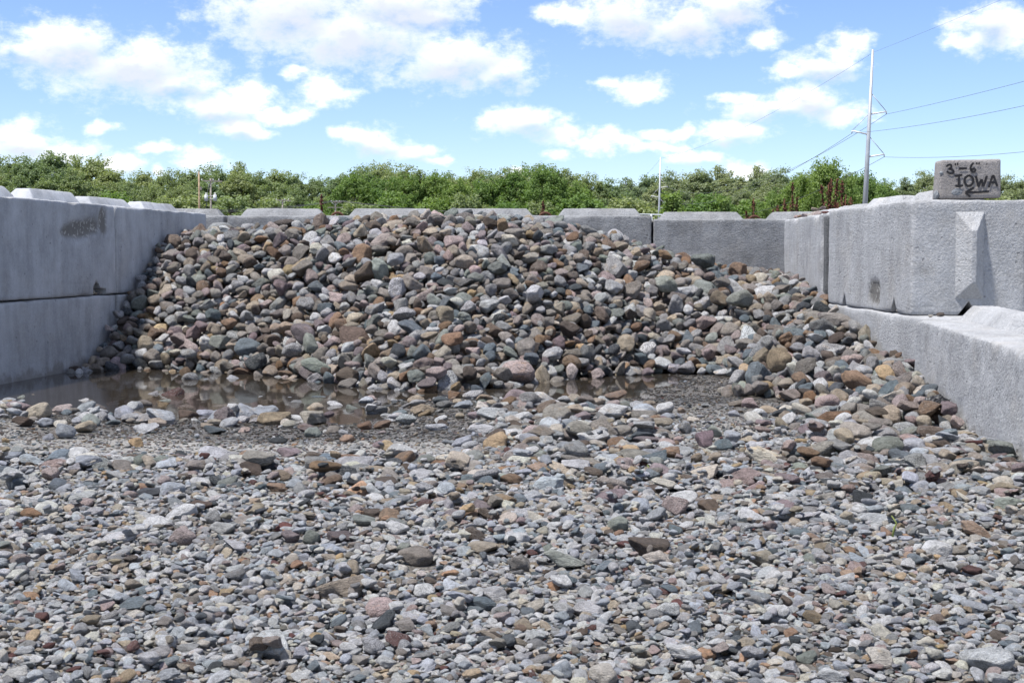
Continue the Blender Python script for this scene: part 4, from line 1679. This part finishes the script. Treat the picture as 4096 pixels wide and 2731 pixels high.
def build_stones():
    pile_ids = [i for i, s in enumerate(STONES) if s['where'] == 'pile']
    gr_ids = [i for i, s in enumerate(STONES) if s['where'] == 'ground']

    def top(ids, n):
        her = [i for i in ids if STONES[i]['label']]
        rest_ = sorted([i for i in ids if not STONES[i]['label']], key=lambda i: -VIS[i])
        return set(her + [i for i in rest_[:n - len(her)] if VIS[i] >= 12])
    singles = top(pile_ids, 300) | top(gr_ids, 300)
    for i in sorted(singles):
        s = STONES[i]
        where = s['where']
        o = bpy.data.objects.new("cobble" if where == 'pile' else "loose_stone", PROTOS[s['proto']])
        COL.objects.link(o)
        o.location = s['p']
        o.rotation_euler = s['e']
        o.scale = s['s']
        o['col'] = list(s['col']) + [1.0]
        o['grain'] = float(s['grain'])
        if s['label']:
            tag(o, s['label'], "rock")
        else:
            sh = 'rounded' if s['proto'] < NR else 'angular'
            fl = s['s'][2] / s['s'][0]
            if fl < 0.45:
                sh = 'flat ' + sh
            vol = (s['s'][0] * s['s'][1] * s['s'][2]) ** (1 / 3)
            sh = ('big ' if vol > 0.052 else 'fist-sized ' if vol > 0.036 else 'small ') + sh
            lb_ = "%s %s %s %s" % (sh, s['cname'], "cobble" if where == 'pile' else "stone", place_phrase(i, where))
            tag(o, lb_, "rock", lb_)
    # everything smaller: instanced on points
    pc = bpy.data.collections.new("stone_shapes")
    coarse = []
    for k in range(len(PROTOS)):
        sharp = 6.5 + (k % 5) * 2.2 if k < NR else 28.0 + ((k - NR) % 4) * 16
        me = stone_proto((100 + k) if k < NR else (200 + k - NR), sharp, False)
        po = bpy.data.objects.new("stone_shape_%02d" % k, me)
        pc.objects.link(po)

    ng = bpy.data.node_groups.new("scatter_stones", 'GeometryNodeTree')
    ng.interface.new_socket("Geometry", in_out='INPUT', socket_type='NodeSocketGeometry')
    ng.interface.new_socket("Geometry", in_out='OUTPUT', socket_type='NodeSocketGeometry')
    gi, go = ng.nodes.new('NodeGroupInput'), ng.nodes.new('NodeGroupOutput')
    ci = ng.nodes.new('GeometryNodeCollectionInfo')
    ci.inputs['Collection'].default_value = pc
    ci.inputs['Separate Children'].default_value = True
    ci.inputs['Reset Children'].default_value = True
    m2p = ng.nodes.new('GeometryNodeMeshToPoints')
    iop = ng.nodes.new('GeometryNodeInstanceOnPoints')
    iop.inputs['Pick Instance'].default_value = True

    def attr(nm, typ):
        a = ng.nodes.new('GeometryNodeInputNamedAttribute')
        a.data_type = typ
        a.inputs['Name'].default_value = nm
        return a.outputs['Attribute']
    ng.links.new(gi.outputs[0], m2p.inputs[0])
    ng.links.new(m2p.outputs[0], iop.inputs['Points'])
    ng.links.new(ci.outputs[0], iop.inputs['Instance'])
    ng.links.new(attr('proto', 'INT'), iop.inputs['Instance Index'])
    e2r = ng.nodes.new('FunctionNodeEulerToRotation')
    ng.links.new(attr('euler', 'FLOAT_VECTOR'), e2r.inputs[0])
    ng.links.new(e2r.outputs[0], iop.inputs['Rotation'])
    ng.links.new(attr('size', 'FLOAT_VECTOR'), iop.inputs['Scale'])
    ng.links.new(iop.outputs[0], go.inputs[0])

    def stuff(name, ids, label, cat):
        me = bpy.data.meshes.new(name)
        me.from_pydata([STONES[i]['p'] for i in ids], [], [])
        for nm, typ, key in (('euler', 'FLOAT_VECTOR', 'e'), ('size', 'FLOAT_VECTOR', 's')):
            a = me.attributes.new(nm, typ, 'POINT')
            a.data.foreach_set('vector', np.array([STONES[i][key] for i in ids], np.float32).ravel())
        a = me.attributes.new('proto', 'INT', 'POINT')
        a.data.foreach_set('value', np.array([STONES[i]['proto'] for i in ids], np.int32))
        a = me.attributes.new('grain', 'FLOAT', 'POINT')
        a.data.foreach_set('value', np.array([STONES[i]['grain'] for i in ids], np.float32))
        a = me.attributes.new('col', 'FLOAT_COLOR', 'POINT')
        a.data.foreach_set('color', np.array([list(STONES[i]['col']) + [1] for i in ids], np.float32).ravel())
        o = link(name, me)
        md = o.modifiers.new("scatter", 'NODES')
        md.node_group = ng
        tag(o, label, cat, kind="stuff")

    stuff("rock_pile", [i for i in pile_ids if i not in singles], "smaller mixed river cobbles filling the heap between the concrete walls", "rocks")
    stuff("gravel", [i for i in gr_ids if i not in singles], "mixed pale grey and tan gravel covering the yard before the heap", "gravel")
    stuff("grit", [i for i, s in enumerate(STONES) if s['where'] == 'grit'], "fine stone chips strewn over the wet bare ground", "grit")
    print("singles", len(singles))


build_stones()

# ------------------------------------------------------------------ small things on and by the walls


def wall_top_stones():
    # broken reddish stones lying on the pale right block
    k = 0
    for (px, py, w, cn) in ((3150, 872, 30, 'pinkish'), (3172, 868, 26, 'orange'), (3190, 862, 34, 'pinkish'), (3214, 852, 40, 'cream'), (3236, 846, 42, 'pinkish'),
                            (3228, 840, 36, 'tan'), (3262, 846, 30, 'pinkish'), (3280, 846, 30, 'dark red'), (3296, 842, 26, 'cream'), (3312, 838, 24, 'dark brown'),
                            (3325, 838, 24, 'cream'), (3342, 836, 28, 'tan'), (3200, 866, 22, 'dark red'), (3180, 858, 26, 'cream')):
        yy = np.interp(px, [3100, 3284, 3350], [11.6, 9.9, 9.35])
        x = (px - CX) / F_PX * yy + 0.03 + 0.05 * random.random()
        s = w * yy / F_PX / 2
        z = ZRT + 0.61 + s * 0.32 + (0.035 if px in (3228, 3262) else 0)
        o = link("broken_stone", PROTOS[NR + k % len(ANGULAR)], loc=(x, yy, z), rot=(random.uniform(-.2, .2), random.uniform(-.2, .2), random.random() * 6), scale=(s, s * .9, s * .45))
        c, g = tone(cn)
        o['col'] = list(c) + [1.0]
        o['grain'] = g
        lb_ = "flat %s broken stone lying on top of the sign-topped wall" % {'pinkish': 'pinkish', 'orange': 'orange', 'cream': 'cream', 'tan': 'tan', 'dark red': 'dark red', 'dark brown': 'dark brown'}[cn]
        tag(o, lb_, "rock", lb_)
        k += 1
    for (px, py, y, w, cn, lb_) in ((3762, 1275, 7.25, 34, 'dark brown', "brown pebble lying on the bare wall ledge under the keyed block"),
                                    (3722, 1286, 7.15, 24, 'cream', "cream chip lying on the bare wall ledge"),
                                    (3576, 1246, 7.72, 28, 'cream', "cream chip lying in the triangular notch of the keyed block")):
        p = at(px, py, y)
        s = w * y / F_PX / 2
        o = link("pebble", PROTOS[4 + k % 6], loc=(p.x, y, ZRT + s * 0.5), rot=(0, 0, 0.3), scale=(s, s * .8, s * .5))
        if 'notch' in lb_:
            o.location.x = 2.14
        c, g = tone(cn)
        o['col'] = list(c) + [1.0]
        o['grain'] = g
        tag(o, lb_, "rock")
        k += 1
    for q, (px, w, cn, lb_) in enumerate(((383, 26, 'cream', "largest pale pebble caught in the broken notch of the shaded wall"), (397, 15, 'tan', "smallest tan pebble in the broken notch of the shaded wall"),
                                          (412, 20, 'pale grey', "pale grey pebble at the end of the broken notch of the shaded wall"))):
        t = 1.48 + q * 0.062
        b = A0 + dl * t
        s = w * 9.4 / F_PX / 2
        o = link("pebble", PROTOS[2 + q], loc=(b[0] - 0.03, b[1], ZLT + s * 0.72), rot=(0, 0, q), scale=(s, s, s * 0.8))
        c, g = tone(cn)
        o['col'] = list(c) + [1.0]
        o['grain'] = g
        tag(o, lb_, "rock")
    # crumpled black plastic caught between the stones by the right wall
    bm = bmesh.new()
    bmesh.ops.create_icosphere(bm, subdivisions=5, radius=1.0)
    co = np.array([v.co[:] for v in bm.verts])
    n = 0.70 + 0.55 * np.abs(fbm(co * 2.0 + 5, 3, 3) - 0.5) * 2 + 0.22 * fbm(co * 6, 6, 2)
    for v, q, k_ in zip(bm.verts, co, n):
        v.co = (q[0] * 0.070 * k_, q[1] * 0.05 * k_, q[2] * 0.040 * k_)
    me = bpy.data.meshes.new("plastic_scrap")
    bm.to_mesh(me)
    bm.free()
    me.polygons.foreach_set('use_smooth', [True] * len(me.polygons))
    x, y = 1.79, 5.90
    i, j = BED_P.ij(x, y)
    z = float(np.median(BED_P.H[i - 4:i + 4, j - 4:j + 4]))
    tag(link("plastic_scrap", me, mat=M_BAG, loc=(x, y, min(z, 0.2) + 0.02), rot=(0.1, -0.2, 0.4)), "crumpled black plastic scrap among the stones by the sign-topped wall", "plastic")


wall_top_stones()


def dock_plant(px, top, y, spread, label, n_st=3, lean=0.0):
    base = at(px, 1000, y)
    tp = at(px, top, y)
    root = link("dock_plant", None, loc=(base.x, y, 0))
    tag(root, label, "weed", "dry red-brown dock weeds behind the walls")
    for s in range(n_st):
        h = (tp.z) * random.uniform(0.80, 1.0) if s else tp.z
        off = 0 if s == 0 else random.uniform(-1, 1) * spread
        lx = off + lean * h * 0.35
        pts = [(off * 0.3 * t + lx * t * t, random.uniform(-.02, .02), h * t) for t in np.linspace(0, 1, 8)]
        link("stem", mesh_from("stem", *tube(pts, 0.007, 0.003, n=5)), root, M_DOCKSTEM)
        # dense whorls of seed on short side branches
        V, Fc = [], []
        for k in range(520):
            t = random.uniform(0.42, 1.0)
            br = (1 - t) * 0.10 + 0.012
            a = random.random() * 6.283
            rr = random.random() ** 0.6 * br * (0.35 + 0.65 * (math.sin(t * 55 + s) > -0.2))
            c = Vector((np.interp(t, np.linspace(0, 1, 8), [p[0] for p in pts]) + math.cos(a) * rr, math.sin(a) * rr, h * t + rr * 0.9))
            u = Vector((random.gauss(0, 1), random.gauss(0, 1), random.gauss(0, 1))).normalized() * random.uniform(.006, .013)
            w = u.orthogonal().normalized() * u.length * 0.8
            o_ = len(V)
            V += [c - u, c + w, c + u, c - w]
            Fc.append((o_, o_ + 1, o_ + 2, o_ + 3))
        link("seed_head", mesh_from("seed_head", V, Fc, False), root, M_DOCK)


dock_plant(3012, 795, 13.0, 0.06, "short dry dock weed beside the lifting loop on the back wall", 2)
dock_plant(3085, 822, 13.1, 0.10, "leaning dry dock weed behind the back wall", 3, 0.14)
dock_plant(3168, 732, 13.3, 0.08, "tall narrow dry dock weed near the sunny back corner", 3)
dock_plant(3320, 715, 12.6, 0.13, "widest bushy dry dock weed behind the sign-topped wall", 6)
dock_plant(3365, 722, 12.4, 0.06, "upright dry dock weed beside the widest one", 3)
dock_plant(3400, 790, 12.3, 0.05, "smallest dry dock weed beside the steel pole", 2)
dock_plant(1288, 778, 13.4, 0.03, "thin dry dock stalk behind the crest", 1)
dock_plant(2172, 806, 13.2, 0.06, "dry dock weed in the gap between two back wall blocks", 3)


def sprig(px, py, hpx, label):
    q = ray_hit(px, py, ground_z)
    m = q[1] / F_PX
    z0 = float(ground_z(q[0], q[1]))
    pts = [(0, 0, -0.01), (0.1 * hpx * m, 0, hpx * m * .35), (0.22 * hpx * m, 0, hpx * m * .62), (-0.05 * hpx * m, 0, hpx * m)]
    tag(link("plant_stem", mesh_from("plant_stem", *tube(pts, 0.0028, 0.0016, n=6)), mat=M_STEM, loc=(q[0], q[1], z0 + 0.02)), label, "plant")


sprig(3568, 2172, 78, "bent pale green stem poking out of the gravel before the sign-topped wall")
sprig(2590, 1920, 36, "thin green shoot among the loose cobbles")

# ------------------------------------------------------------------ poles and wires


def steel_pole(base, h, label, r0=0.30, r1=0.11, lean=0.0):
    root = link("transmission_pole", None, loc=base)
    root.rotation_euler = (0, lean, 0)
    tag(root, label, "utility pole", "tapered steel transmission poles")
    link("shaft", mesh_from("shaft", *tube([(0, 0, 0), (0, 0, h * 0.5), (0, 0, h)], r0, r1, n=12)), root, M_GALV)
    tips = {'top': Vector((0.1, 0, h - 0.25))}
    for k, (z, sd) in enumerate(((h * 0.70, 1), (h * 0.605, -1), (h * 0.50, 1))):
        L_ = 1.45
        a, b = Vector((sd * 0.15, 0, z)), Vector((sd * (0.15 + L_), 0, z + 0.28))
        link("post_insulator", mesh_from("post_insulator", *tube([a, b], 0.075, 0.06, n=8)), root, M_PORC)
        link("brace", mesh_from("brace", *tube([Vector((sd * 0.12, 0, z + 1.9)), b], 0.035, n=6)), root, M_GALV)
        e = b + Vector((0, 0, -0.25))
        link("wire_clamp", mesh_from("wire_clamp", *tube([b, e], 0.05, n=6)), root, M_GALV)
        tips[k] = e
    bpy.context.view_layer.update()
    R = Euler((0, lean, 0)).to_matrix()
    return {k: Vector(base) + R @ v for k, v in tips.items()}


def span(a, b, sag, r, label, n=28):
    pts = [a.lerp(b, t) - Vector((0, 0, 4 * sag * t * (1 - t))) for t in np.linspace(0, 1, n)]
    mid = pts[0].copy()
    V, Fc = tube([p - mid for p in pts], r, n=5)
    tag(link("power_line", mesh_from("power_line", V, Fc), mat=M_WIRE, loc=mid), label, "wire", label)


pb1 = at(3449, 1020, 135)
P1 = steel_pole((pb1.x, 135, 0), 20.3, "tall tapered steel transmission pole rising behind the sign-topped wall", lean=rad(2.0))
pb2 = at(2631, 1020, 282)
P2 = steel_pole((pb2.x, 282, 0), 20.3, "distant steel transmission pole in front of the trees", lean=rad(1.2))
pb0 = (40, 30, 0)
P0 = steel_pole(pb0, 20.3, "steel transmission pole outside the yard beyond the sign-topped wall")
pb3 = at(2380, 1020, 440)
P3 = steel_pole((pb3.x, 440, 0), 20.3, "farthest steel transmission pole beyond the gap in the trees")
for k in ('top', 0, 1, 2):
    nm = "shield wire" if k == 'top' else "conductor"
    r = 0.010 if k == 'top' else 0.016
    span(P1[k], P0[k], {'top': 0.6, 0: 0.9, 1: 1.6, 2: 2.2}[k], r, "thin overhead %s running on past the sign-topped wall from the tall steel pole" % nm)
    span(P1[k], P2[k], 3.6 if k != 'top' else 1.5, r * 1.3, "sagging overhead %s between the two steel poles" % nm)
    span(P2[k], P3[k], 3.6, r * 1.6, "overhead %s running from the distant steel pole into the trees" % nm)


def wood_pole(px, top, y, label, mat, r=0.15, arm=None, arm_dz=0.35):
    b = at(px, 1020, y)
    h = at(px, top, y).z
    root = link("wooden_pole", None, loc=(b.x, y, 0))
    tag(root, label, "utility pole")
    link("shaft", mesh_from("shaft", *tube([(0, 0, 0), (0, 0, h)], r * 1.15, r * 0.9, n=10)), root, mat)
    tips = []
    if arm:
        ar = link("crossarm", mesh_from("crossarm", *boxvf(-arm / 2, arm / 2, -0.22, -0.10, h - arm_dz - 0.12, h - arm_dz + 0.06), smooth=False), root, mat)
        ar.rotation_euler = (0, rad(1.8), 0)
        for q in (-0.88, 0.30, 0.9):
            x = q * arm / 2
            link("insulator", mesh_from("insulator", *tube([(x, -0.16, h - arm_dz + 0.05), (x, -0.16, h - arm_dz + 0.17), (x, -0.16, h - arm_dz + 0.26)], 0.085, 0.06, n=8)), root, M_PORC)
            tips.append(Vector((b.x + x, y - 0.16, h - arm_dz + 0.24)))
        for sg in (-1, 1):
            link("arm_brace", mesh_from("arm_brace", *tube([(sg * 0.6, -0.17, h - arm_dz - 0.1), (0, -0.17, h - arm_dz - 0.65)], 0.03, n=5)), root, M_GALV)
    return root, Vector((b.x, y, h)), h, tips


wp, _, wh, _ = wood_pole(800, 687, 224, "tall bare tan wooden pole beside the transformer pole", M_WOOD_NEW, 0.145)
link("meter_box", mesh_from("meter_box", *boxvf(0.16, 0.42, -0.16, 0.16, wh - 2.9, wh - 2.4), smooth=False), wp, M_WOOD_OLD)
link("conduit", mesh_from("conduit", *tube([(0.22, 0, 0), (0.22, 0, 8.0)], 0.05, n=6)), wp, M_PORC)
tp_, tip_, th, ttips = wood_pole(846, 714, 200, "weathered grey pole with a crossarm and two transformer tanks", M_WOOD_OLD, 0.14, 2.7)
for sg, nm in ((-1, 0), (1, 1)):
    z = th - 2.35
    ty = link("transformer", mesh_from("transformer", *tube([(sg * 0.62, -0.1, z - 0.85), (sg * 0.62, -0.1, z)], 0.25, 0.26, n=16)), tp_, M_TANK)
    link("tank_lid", mesh_from("tank_lid", *tube([(sg * 0.62, -0.1, z + 0.004), (sg * 0.62, -0.1, z + 0.05), (sg * 0.62, -0.1, z + 0.09)], 0.28, 0.12, n=16)), ty, M_PORC)
    for q in (-0.08, 0.09):
        link("bushing", mesh_from("bushing", *tube([(sg * 0.62 + q, -0.1, z + 0.08), (sg * 0.62 + q, -0.1, z + 0.34)], 0.05, 0.035, n=8)), ty, M_PORC)
    link("mounting_arm", mesh_from("mounting_arm", *join([tube([(0, -0.1, z - 0.15), (sg * 0.45, -0.1, z - 0.1)], 0.05, n=6), tube([(0, -0.1, z - 0.6), (sg * 0.45, -0.1, z - 0.6)], 0.05, n=6)])), ty, M_GALV)
link("riser_cable", mesh_from("riser_cable", *tube([(-0.2, -0.2, th - 0.7), (-0.45, -0.2, th - 2.2), (-0.55, -0.1, th - 3.2), (-1.1, -0.1, 4.0), (-1.1, -0.1, 0.2)], 0.03, n=5)), tp_, M_WIRE)
wc, ct, ch_, ctips = wood_pole(1132, 798, 262, "short grey pole with a plain crossarm before the trees", M_WOOD_OLD, 0.14, 2.6, 0.15)
wd, dt, dh, dtips = wood_pole(1343, 806, 250, "grey crossarm pole showing its top just above the crest", M_WOOD_OLD, 0.14, 1.6, 0.1)
link("crossarm", mesh_from("crossarm", *boxvf(-1.4, 1.4, -0.22, -0.10, dh - 1.15, dh - 1.0), smooth=False), wd, M_WOOD_OLD)
for k, t in enumerate(dtips):
    e = at(620, 832 + k * 7, 205)
    span(t, e, 0.8, 0.025, "low distribution wire dipping from the crest-top pole to the transformer pole")
    e2 = at(2500, 862 + k * 3, 262)
    span(t, e2, 0.9, 0.025, "low distribution wire dipping from the crest-top pole away from the transformers")


def rail():
    b0, b1 = at(2520, 856, 70), at(2960, 868, 62)
    root = link("rail_fence", None, loc=(b0.x, b0.y, 0))
    tag(root, "pale pipe rail fence beyond the back wall by the distant steel pole", "fence")
    o = Vector((b0.x, b0.y, 0))
    link("rail", mesh_from("rail", *tube([b0 - o, b1 - o], 0.035, n=6)), root, M_TANK)
    for t in (0.215, 0.75):
        p = b0.lerp(b1, t) - o
        link("post", mesh_from("post", *tube([(p.x, p.y, -0.1), (p.x, p.y, p.z + 0.02)], 0.05, n=8)), root, M_TANK)


rail()

# ------------------------------------------------------------------ trees


def tree_proto(seed, H_, W_, base_frac, n_clump, n_leaf, leaf, shape):
    """crown and trunk meshes of a tree of height H_, crown width W_"""
    r_ = np.random.default_rng(seed)
    cz0 = H_ * base_frac
    parts = [tube([(0, 0, 0), (r_.normal(0, .15), r_.normal(0, .15), H_ * .3), (r_.normal(0, .3), r_.normal(0, .3), H_ * .6), (r_.normal(0, .3), r_.normal(0, .3), H_ * .9)], H_ * 0.017, H_ * 0.004, n=7)]
    cl = []
    while len(cl) < n_clump:
        t = r_.uniform(0, 1)
        if shape == 'dome':
            prof = math.sqrt(max(0, 1 - (max(t - 0.45, 0) / 0.55) ** 2)) * (0.72 + 0.28 * min(1, t / 0.3))
        elif shape == 'cone':
            prof = (1 - t) ** 0.75 * 0.95 + 0.06
        else:
            prof = math.sqrt(max(0, 1 - (max(t - 0.6, 0) / 0.4) ** 2)) * (0.55 + 0.45 * min(1, t / 0.45))
        a = r_.uniform(0, 6.283)
        lob = 1 + 0.28 * math.sin(3 * a + seed + 4 * t) + 0.18 * math.sin(5 * a + 2.1 * seed - 6 * t)
        rr = W_ / 2 * prof * lob * r_.uniform(0.35, 1.0) ** 0.55
        c = np.array((math.cos(a) * rr, math.sin(a) * rr, cz0 + t * (H_ - cz0) * 0.96))
        cl.append((c, r_.uniform(0.06, 0.115) * W_ * (1.15 - 0.40 * t)))
    # a few sprays standing out of the outline
    for k in range(16):
        a = r_.uniform(0, 6.283)
        t = r_.uniform(0.8, 1.0)
        rr = W_ / 2 * r_.uniform(0.05, 0.5)
        cl.append((np.array((math.cos(a) * rr, math.sin(a) * rr, cz0 + (H_ - cz0) * r_.uniform(0.95, 1.07))), W_ * 0.075))
    V = []
    for ci, (c, cr) in enumerate(cl):
        if ci % 6 == 0:
            z0 = max(H_ * 0.15, c[2] - np.hypot(c[0], c[1]) * 1.1)
            parts.append(tube([(0, 0, z0), tuple((c * np.array((.5, .5, 1)) + np.array((0, 0, z0))) * np.array((1, 1, .5))), tuple(c)], H_ * 0.006, H_ * 0.0015, n=4, cap=False))
        full = n_leaf
        if ci >= n_clump:
            n_leaf = full // 3
        n = r_.normal(size=(n_leaf, 3))
        n /= np.linalg.norm(n, axis=1, keepdims=True)
        d = cr * r_.uniform(0.15, 1.0, n_leaf) ** 0.6 * np.where(r_.random(n_leaf) < 0.15, 1.5, 1.0)
        ctr = c + n * d[:, None] * np.array((1.1, 1.1, 1.0))
        nn = n + r_.normal(0, 0.6, (n_leaf, 3)) + np.array((0, 0, 0.5))
        nn /= np.linalg.norm(nn, axis=1, keepdims=True)
        u = np.cross(nn, r_.normal(size=(n_leaf, 3)))
        u /= np.linalg.norm(u, axis=1, keepdims=True)
        w = np.cross(nn, u)
        sz = leaf * r_.uniform(0.55, 1.25, n_leaf)[:, None]
        quad = np.stack([ctr - u * sz * .6, ctr + w * sz * .42 + nn * sz * .1, ctr + u * sz * .6, ctr - w * sz * .42 + nn * sz * .1], 1)
        V.append(quad.reshape(-1, 3))
        n_leaf = full
    V = np.concatenate(V)
    Fc = np.arange(len(V)).reshape(-1, 4)
    crown = mesh_from("crown", V, Fc, False)
    trunk = mesh_from("trunk", *join(parts))
    trunk.materials.append(M_BARK)
    return crown, trunk


SAGE = [tree_proto(31 + i, 20, (11, 12.5, 10, 13)[i], 0.16, 260, 105, 0.37, 'tall' if i % 2 else 'dome') for i in range(4)]
DEEP = [tree_proto(61 + i, 18, (13, 12, 14)[i], 0.10, 260, 105, 0.39, 'dome') for i in range(3)]
BUSH = [tree_proto(81 + i, 9, 10, 0.04, 160, 90, 0.36, 'dome') for i in range(2)]
CONE = tree_proto(91, 7, 5.2, 0.06, 130, 46, 0.30, 'cone')
for pr_, mt in [(p, M_LEAF_SAGE) for p in SAGE] + [(p, M_LEAF_DEEP) for p in DEEP] + [(BUSH[0], M_LEAF_DEEP), (BUSH[1], M_LEAF_SAGE), (CONE, M_LEAF_DEEP)]:
    pr_[0].materials.append(mt)
DUSTY = []
for crown, trunk in SAGE[:3]:
    c2 = crown.copy()
    c2.materials.clear()
    c2.materials.append(M_LEAF_DUSTY)
    DUSTY.append((c2, trunk))


LANDMARKS = [(-300, "beyond the open end of the shaded wall"), (150, "behind the broken-patched wall block"), (560, "behind the plain upper shaded wall block"),
             (800, "behind the tan wooden pole"), (900, "behind the transformer pole"), (1132, "behind the plain crossarm pole"), (1343, "behind the crest-top pole"),
             (1600, "behind the high crest of the heap"), (1900, "behind the dark brown wedge on the crest"), (2180, "behind the pinkish crest cobble"), (2400, "beside the gap in the tree line"),
             (2635, "behind the distant steel pole"), (2860, "behind the unbroken ridge of the rough back wall block"), (3040, "behind the lifting loop on the back wall"), (3200, "behind the narrow dock weed"),
             (3470, "behind the tall steel pole"), (3700, "between the steel pole and the sign block"), (3870, "behind the lettered sign block"), (4080, "beyond the sign block's far side"), (4500, "beyond the sign-topped wall's end")]


def landmark(px):
    return min(LANDMARKS, key=lambda q: abs(q[0] - px))[1]


def tree(name, proto, H0, px, top, y, label, group=None, wide=1.0):
    p = at(px, top, y)
    k = p.z / (H0 * 1.02)
    root = link(name, None, loc=(p.x, y, 0), rot=(0, 0, random.random() * 6.283))
    root.scale = (k * wide, k * wide, k)
    tag(root, label, "tree", group)
    for nm, me in (("crown", proto[0]), ("trunk", proto[1])):
        o = bpy.data.objects.new(nm, me)
        COL.objects.link(o)
        o.parent = root
    return root


PROFX = [-700, 0, 60, 150, 330, 430, 470, 560, 700, 790, 850, 930, 1010, 1120, 1250, 1340, 1420, 1560, 1740, 1800, 1900, 1990, 2100, 2200, 2330, 2380, 2420, 2470, 2560,
         2700, 2800, 2880, 3000, 3090, 3150, 3240, 3460, 3560, 3640, 3760, 3900, 4020, 4100, 4800]
PROFY = [640, 640, 612, 630, 618, 660, 700, 690, 690, 680, 650, 648, 690, 685, 690, 700, 672, 668, 672, 700, 690, 690, 672, 668, 690, 730, 742, 715, 700,
         695, 690, 682, 690, 690, 670, 690, 700, 720, 700, 690, 690, 690, 700, 690]


def prof(px):
    return float(np.interp(px, PROFX, PROFY))


def build_trees():
    px = -620
    while px < 4700:
        top = prof(px) + random.uniform(-8, 34)
        dusty = 2430 < px < 3120 or 3560 < px or (1950 < px < 2060)
        k = DUSTY[random.randrange(3)] if dusty else SAGE[random.randrange(4)]
        lb_ = ("tall dusty pale green cottonwood " if dusty else "tall sage-green cottonwood ") + landmark(px)
        tree("cottonwood_tree", k, 20, px, top, 345 + random.uniform(-18, 22), lb_, lb_, random.uniform(0.95, 1.25))
        px += random.uniform(62, 96)
    # second row, lower and in front
    px = -560
    while px < 4600:
        deep = 1330 < px < 2330
        top = prof(px) + (random.uniform(8, 60) if deep else random.uniform(45, 110))
        if deep:
            tree("broadleaf_tree", DEEP[random.randrange(3)], 18, px, top, 312 + random.uniform(-8, 8), "deep green bushy broadleaf tree " + landmark(px), "deep green bushy broadleaf tree " + landmark(px), random.uniform(0.85, 1.05))
        elif 2350 < px < 2440:
            pass
        else:
            lb_ = "lower front-row green tree " + landmark(px)
            tree("understory_tree", SAGE[random.randrange(4)] if px < 2400 else DUSTY[random.randrange(3)], 20, px, top, 318 + random.uniform(-8, 8), lb_, lb_, random.uniform(1.0, 1.25))
        px += random.uniform(92, 130)
    px = -500
    while px < 4500:
        lb_ = "low leafy thicket tree " + landmark(px)
        tree("thicket_tree", BUSH[random.randrange(2)], 9, px, random.uniform(790, 830), 296 + random.uniform(-4, 4), lb_, lb_, random.uniform(1.0, 1.4))
        px += random.uniform(130, 190)
    # nearer, darker trees by the tall steel pole
    for (x, t, y, lb_) in ((3310, 655, 190, "tallest dark green tree beside the tall steel pole"), (3200, 720, 200, "dark green tree behind the narrow dock weed"),
                           (3445, 705, 196, "dark green tree directly behind the tall steel pole"), (3530, 735, 205, "dark green tree between the steel pole and the sign block"),
                           (3110, 770, 205, "lower dark green tree behind the leaning dock weed")):
        tree("broadleaf_tree", DEEP[random.randrange(3)], 18, x, t, y, lb_, None, 0.85)
    tree("conical_tree", CONE, 7, 2692, 782, 120, "small bright green conical tree beside the distant steel pole", None, 1.0)
    tree("conical_tree", CONE, 7, 2900, 800, 190, "small rounded bright green tree behind the rough back wall block", None, 0.8)


build_trees()
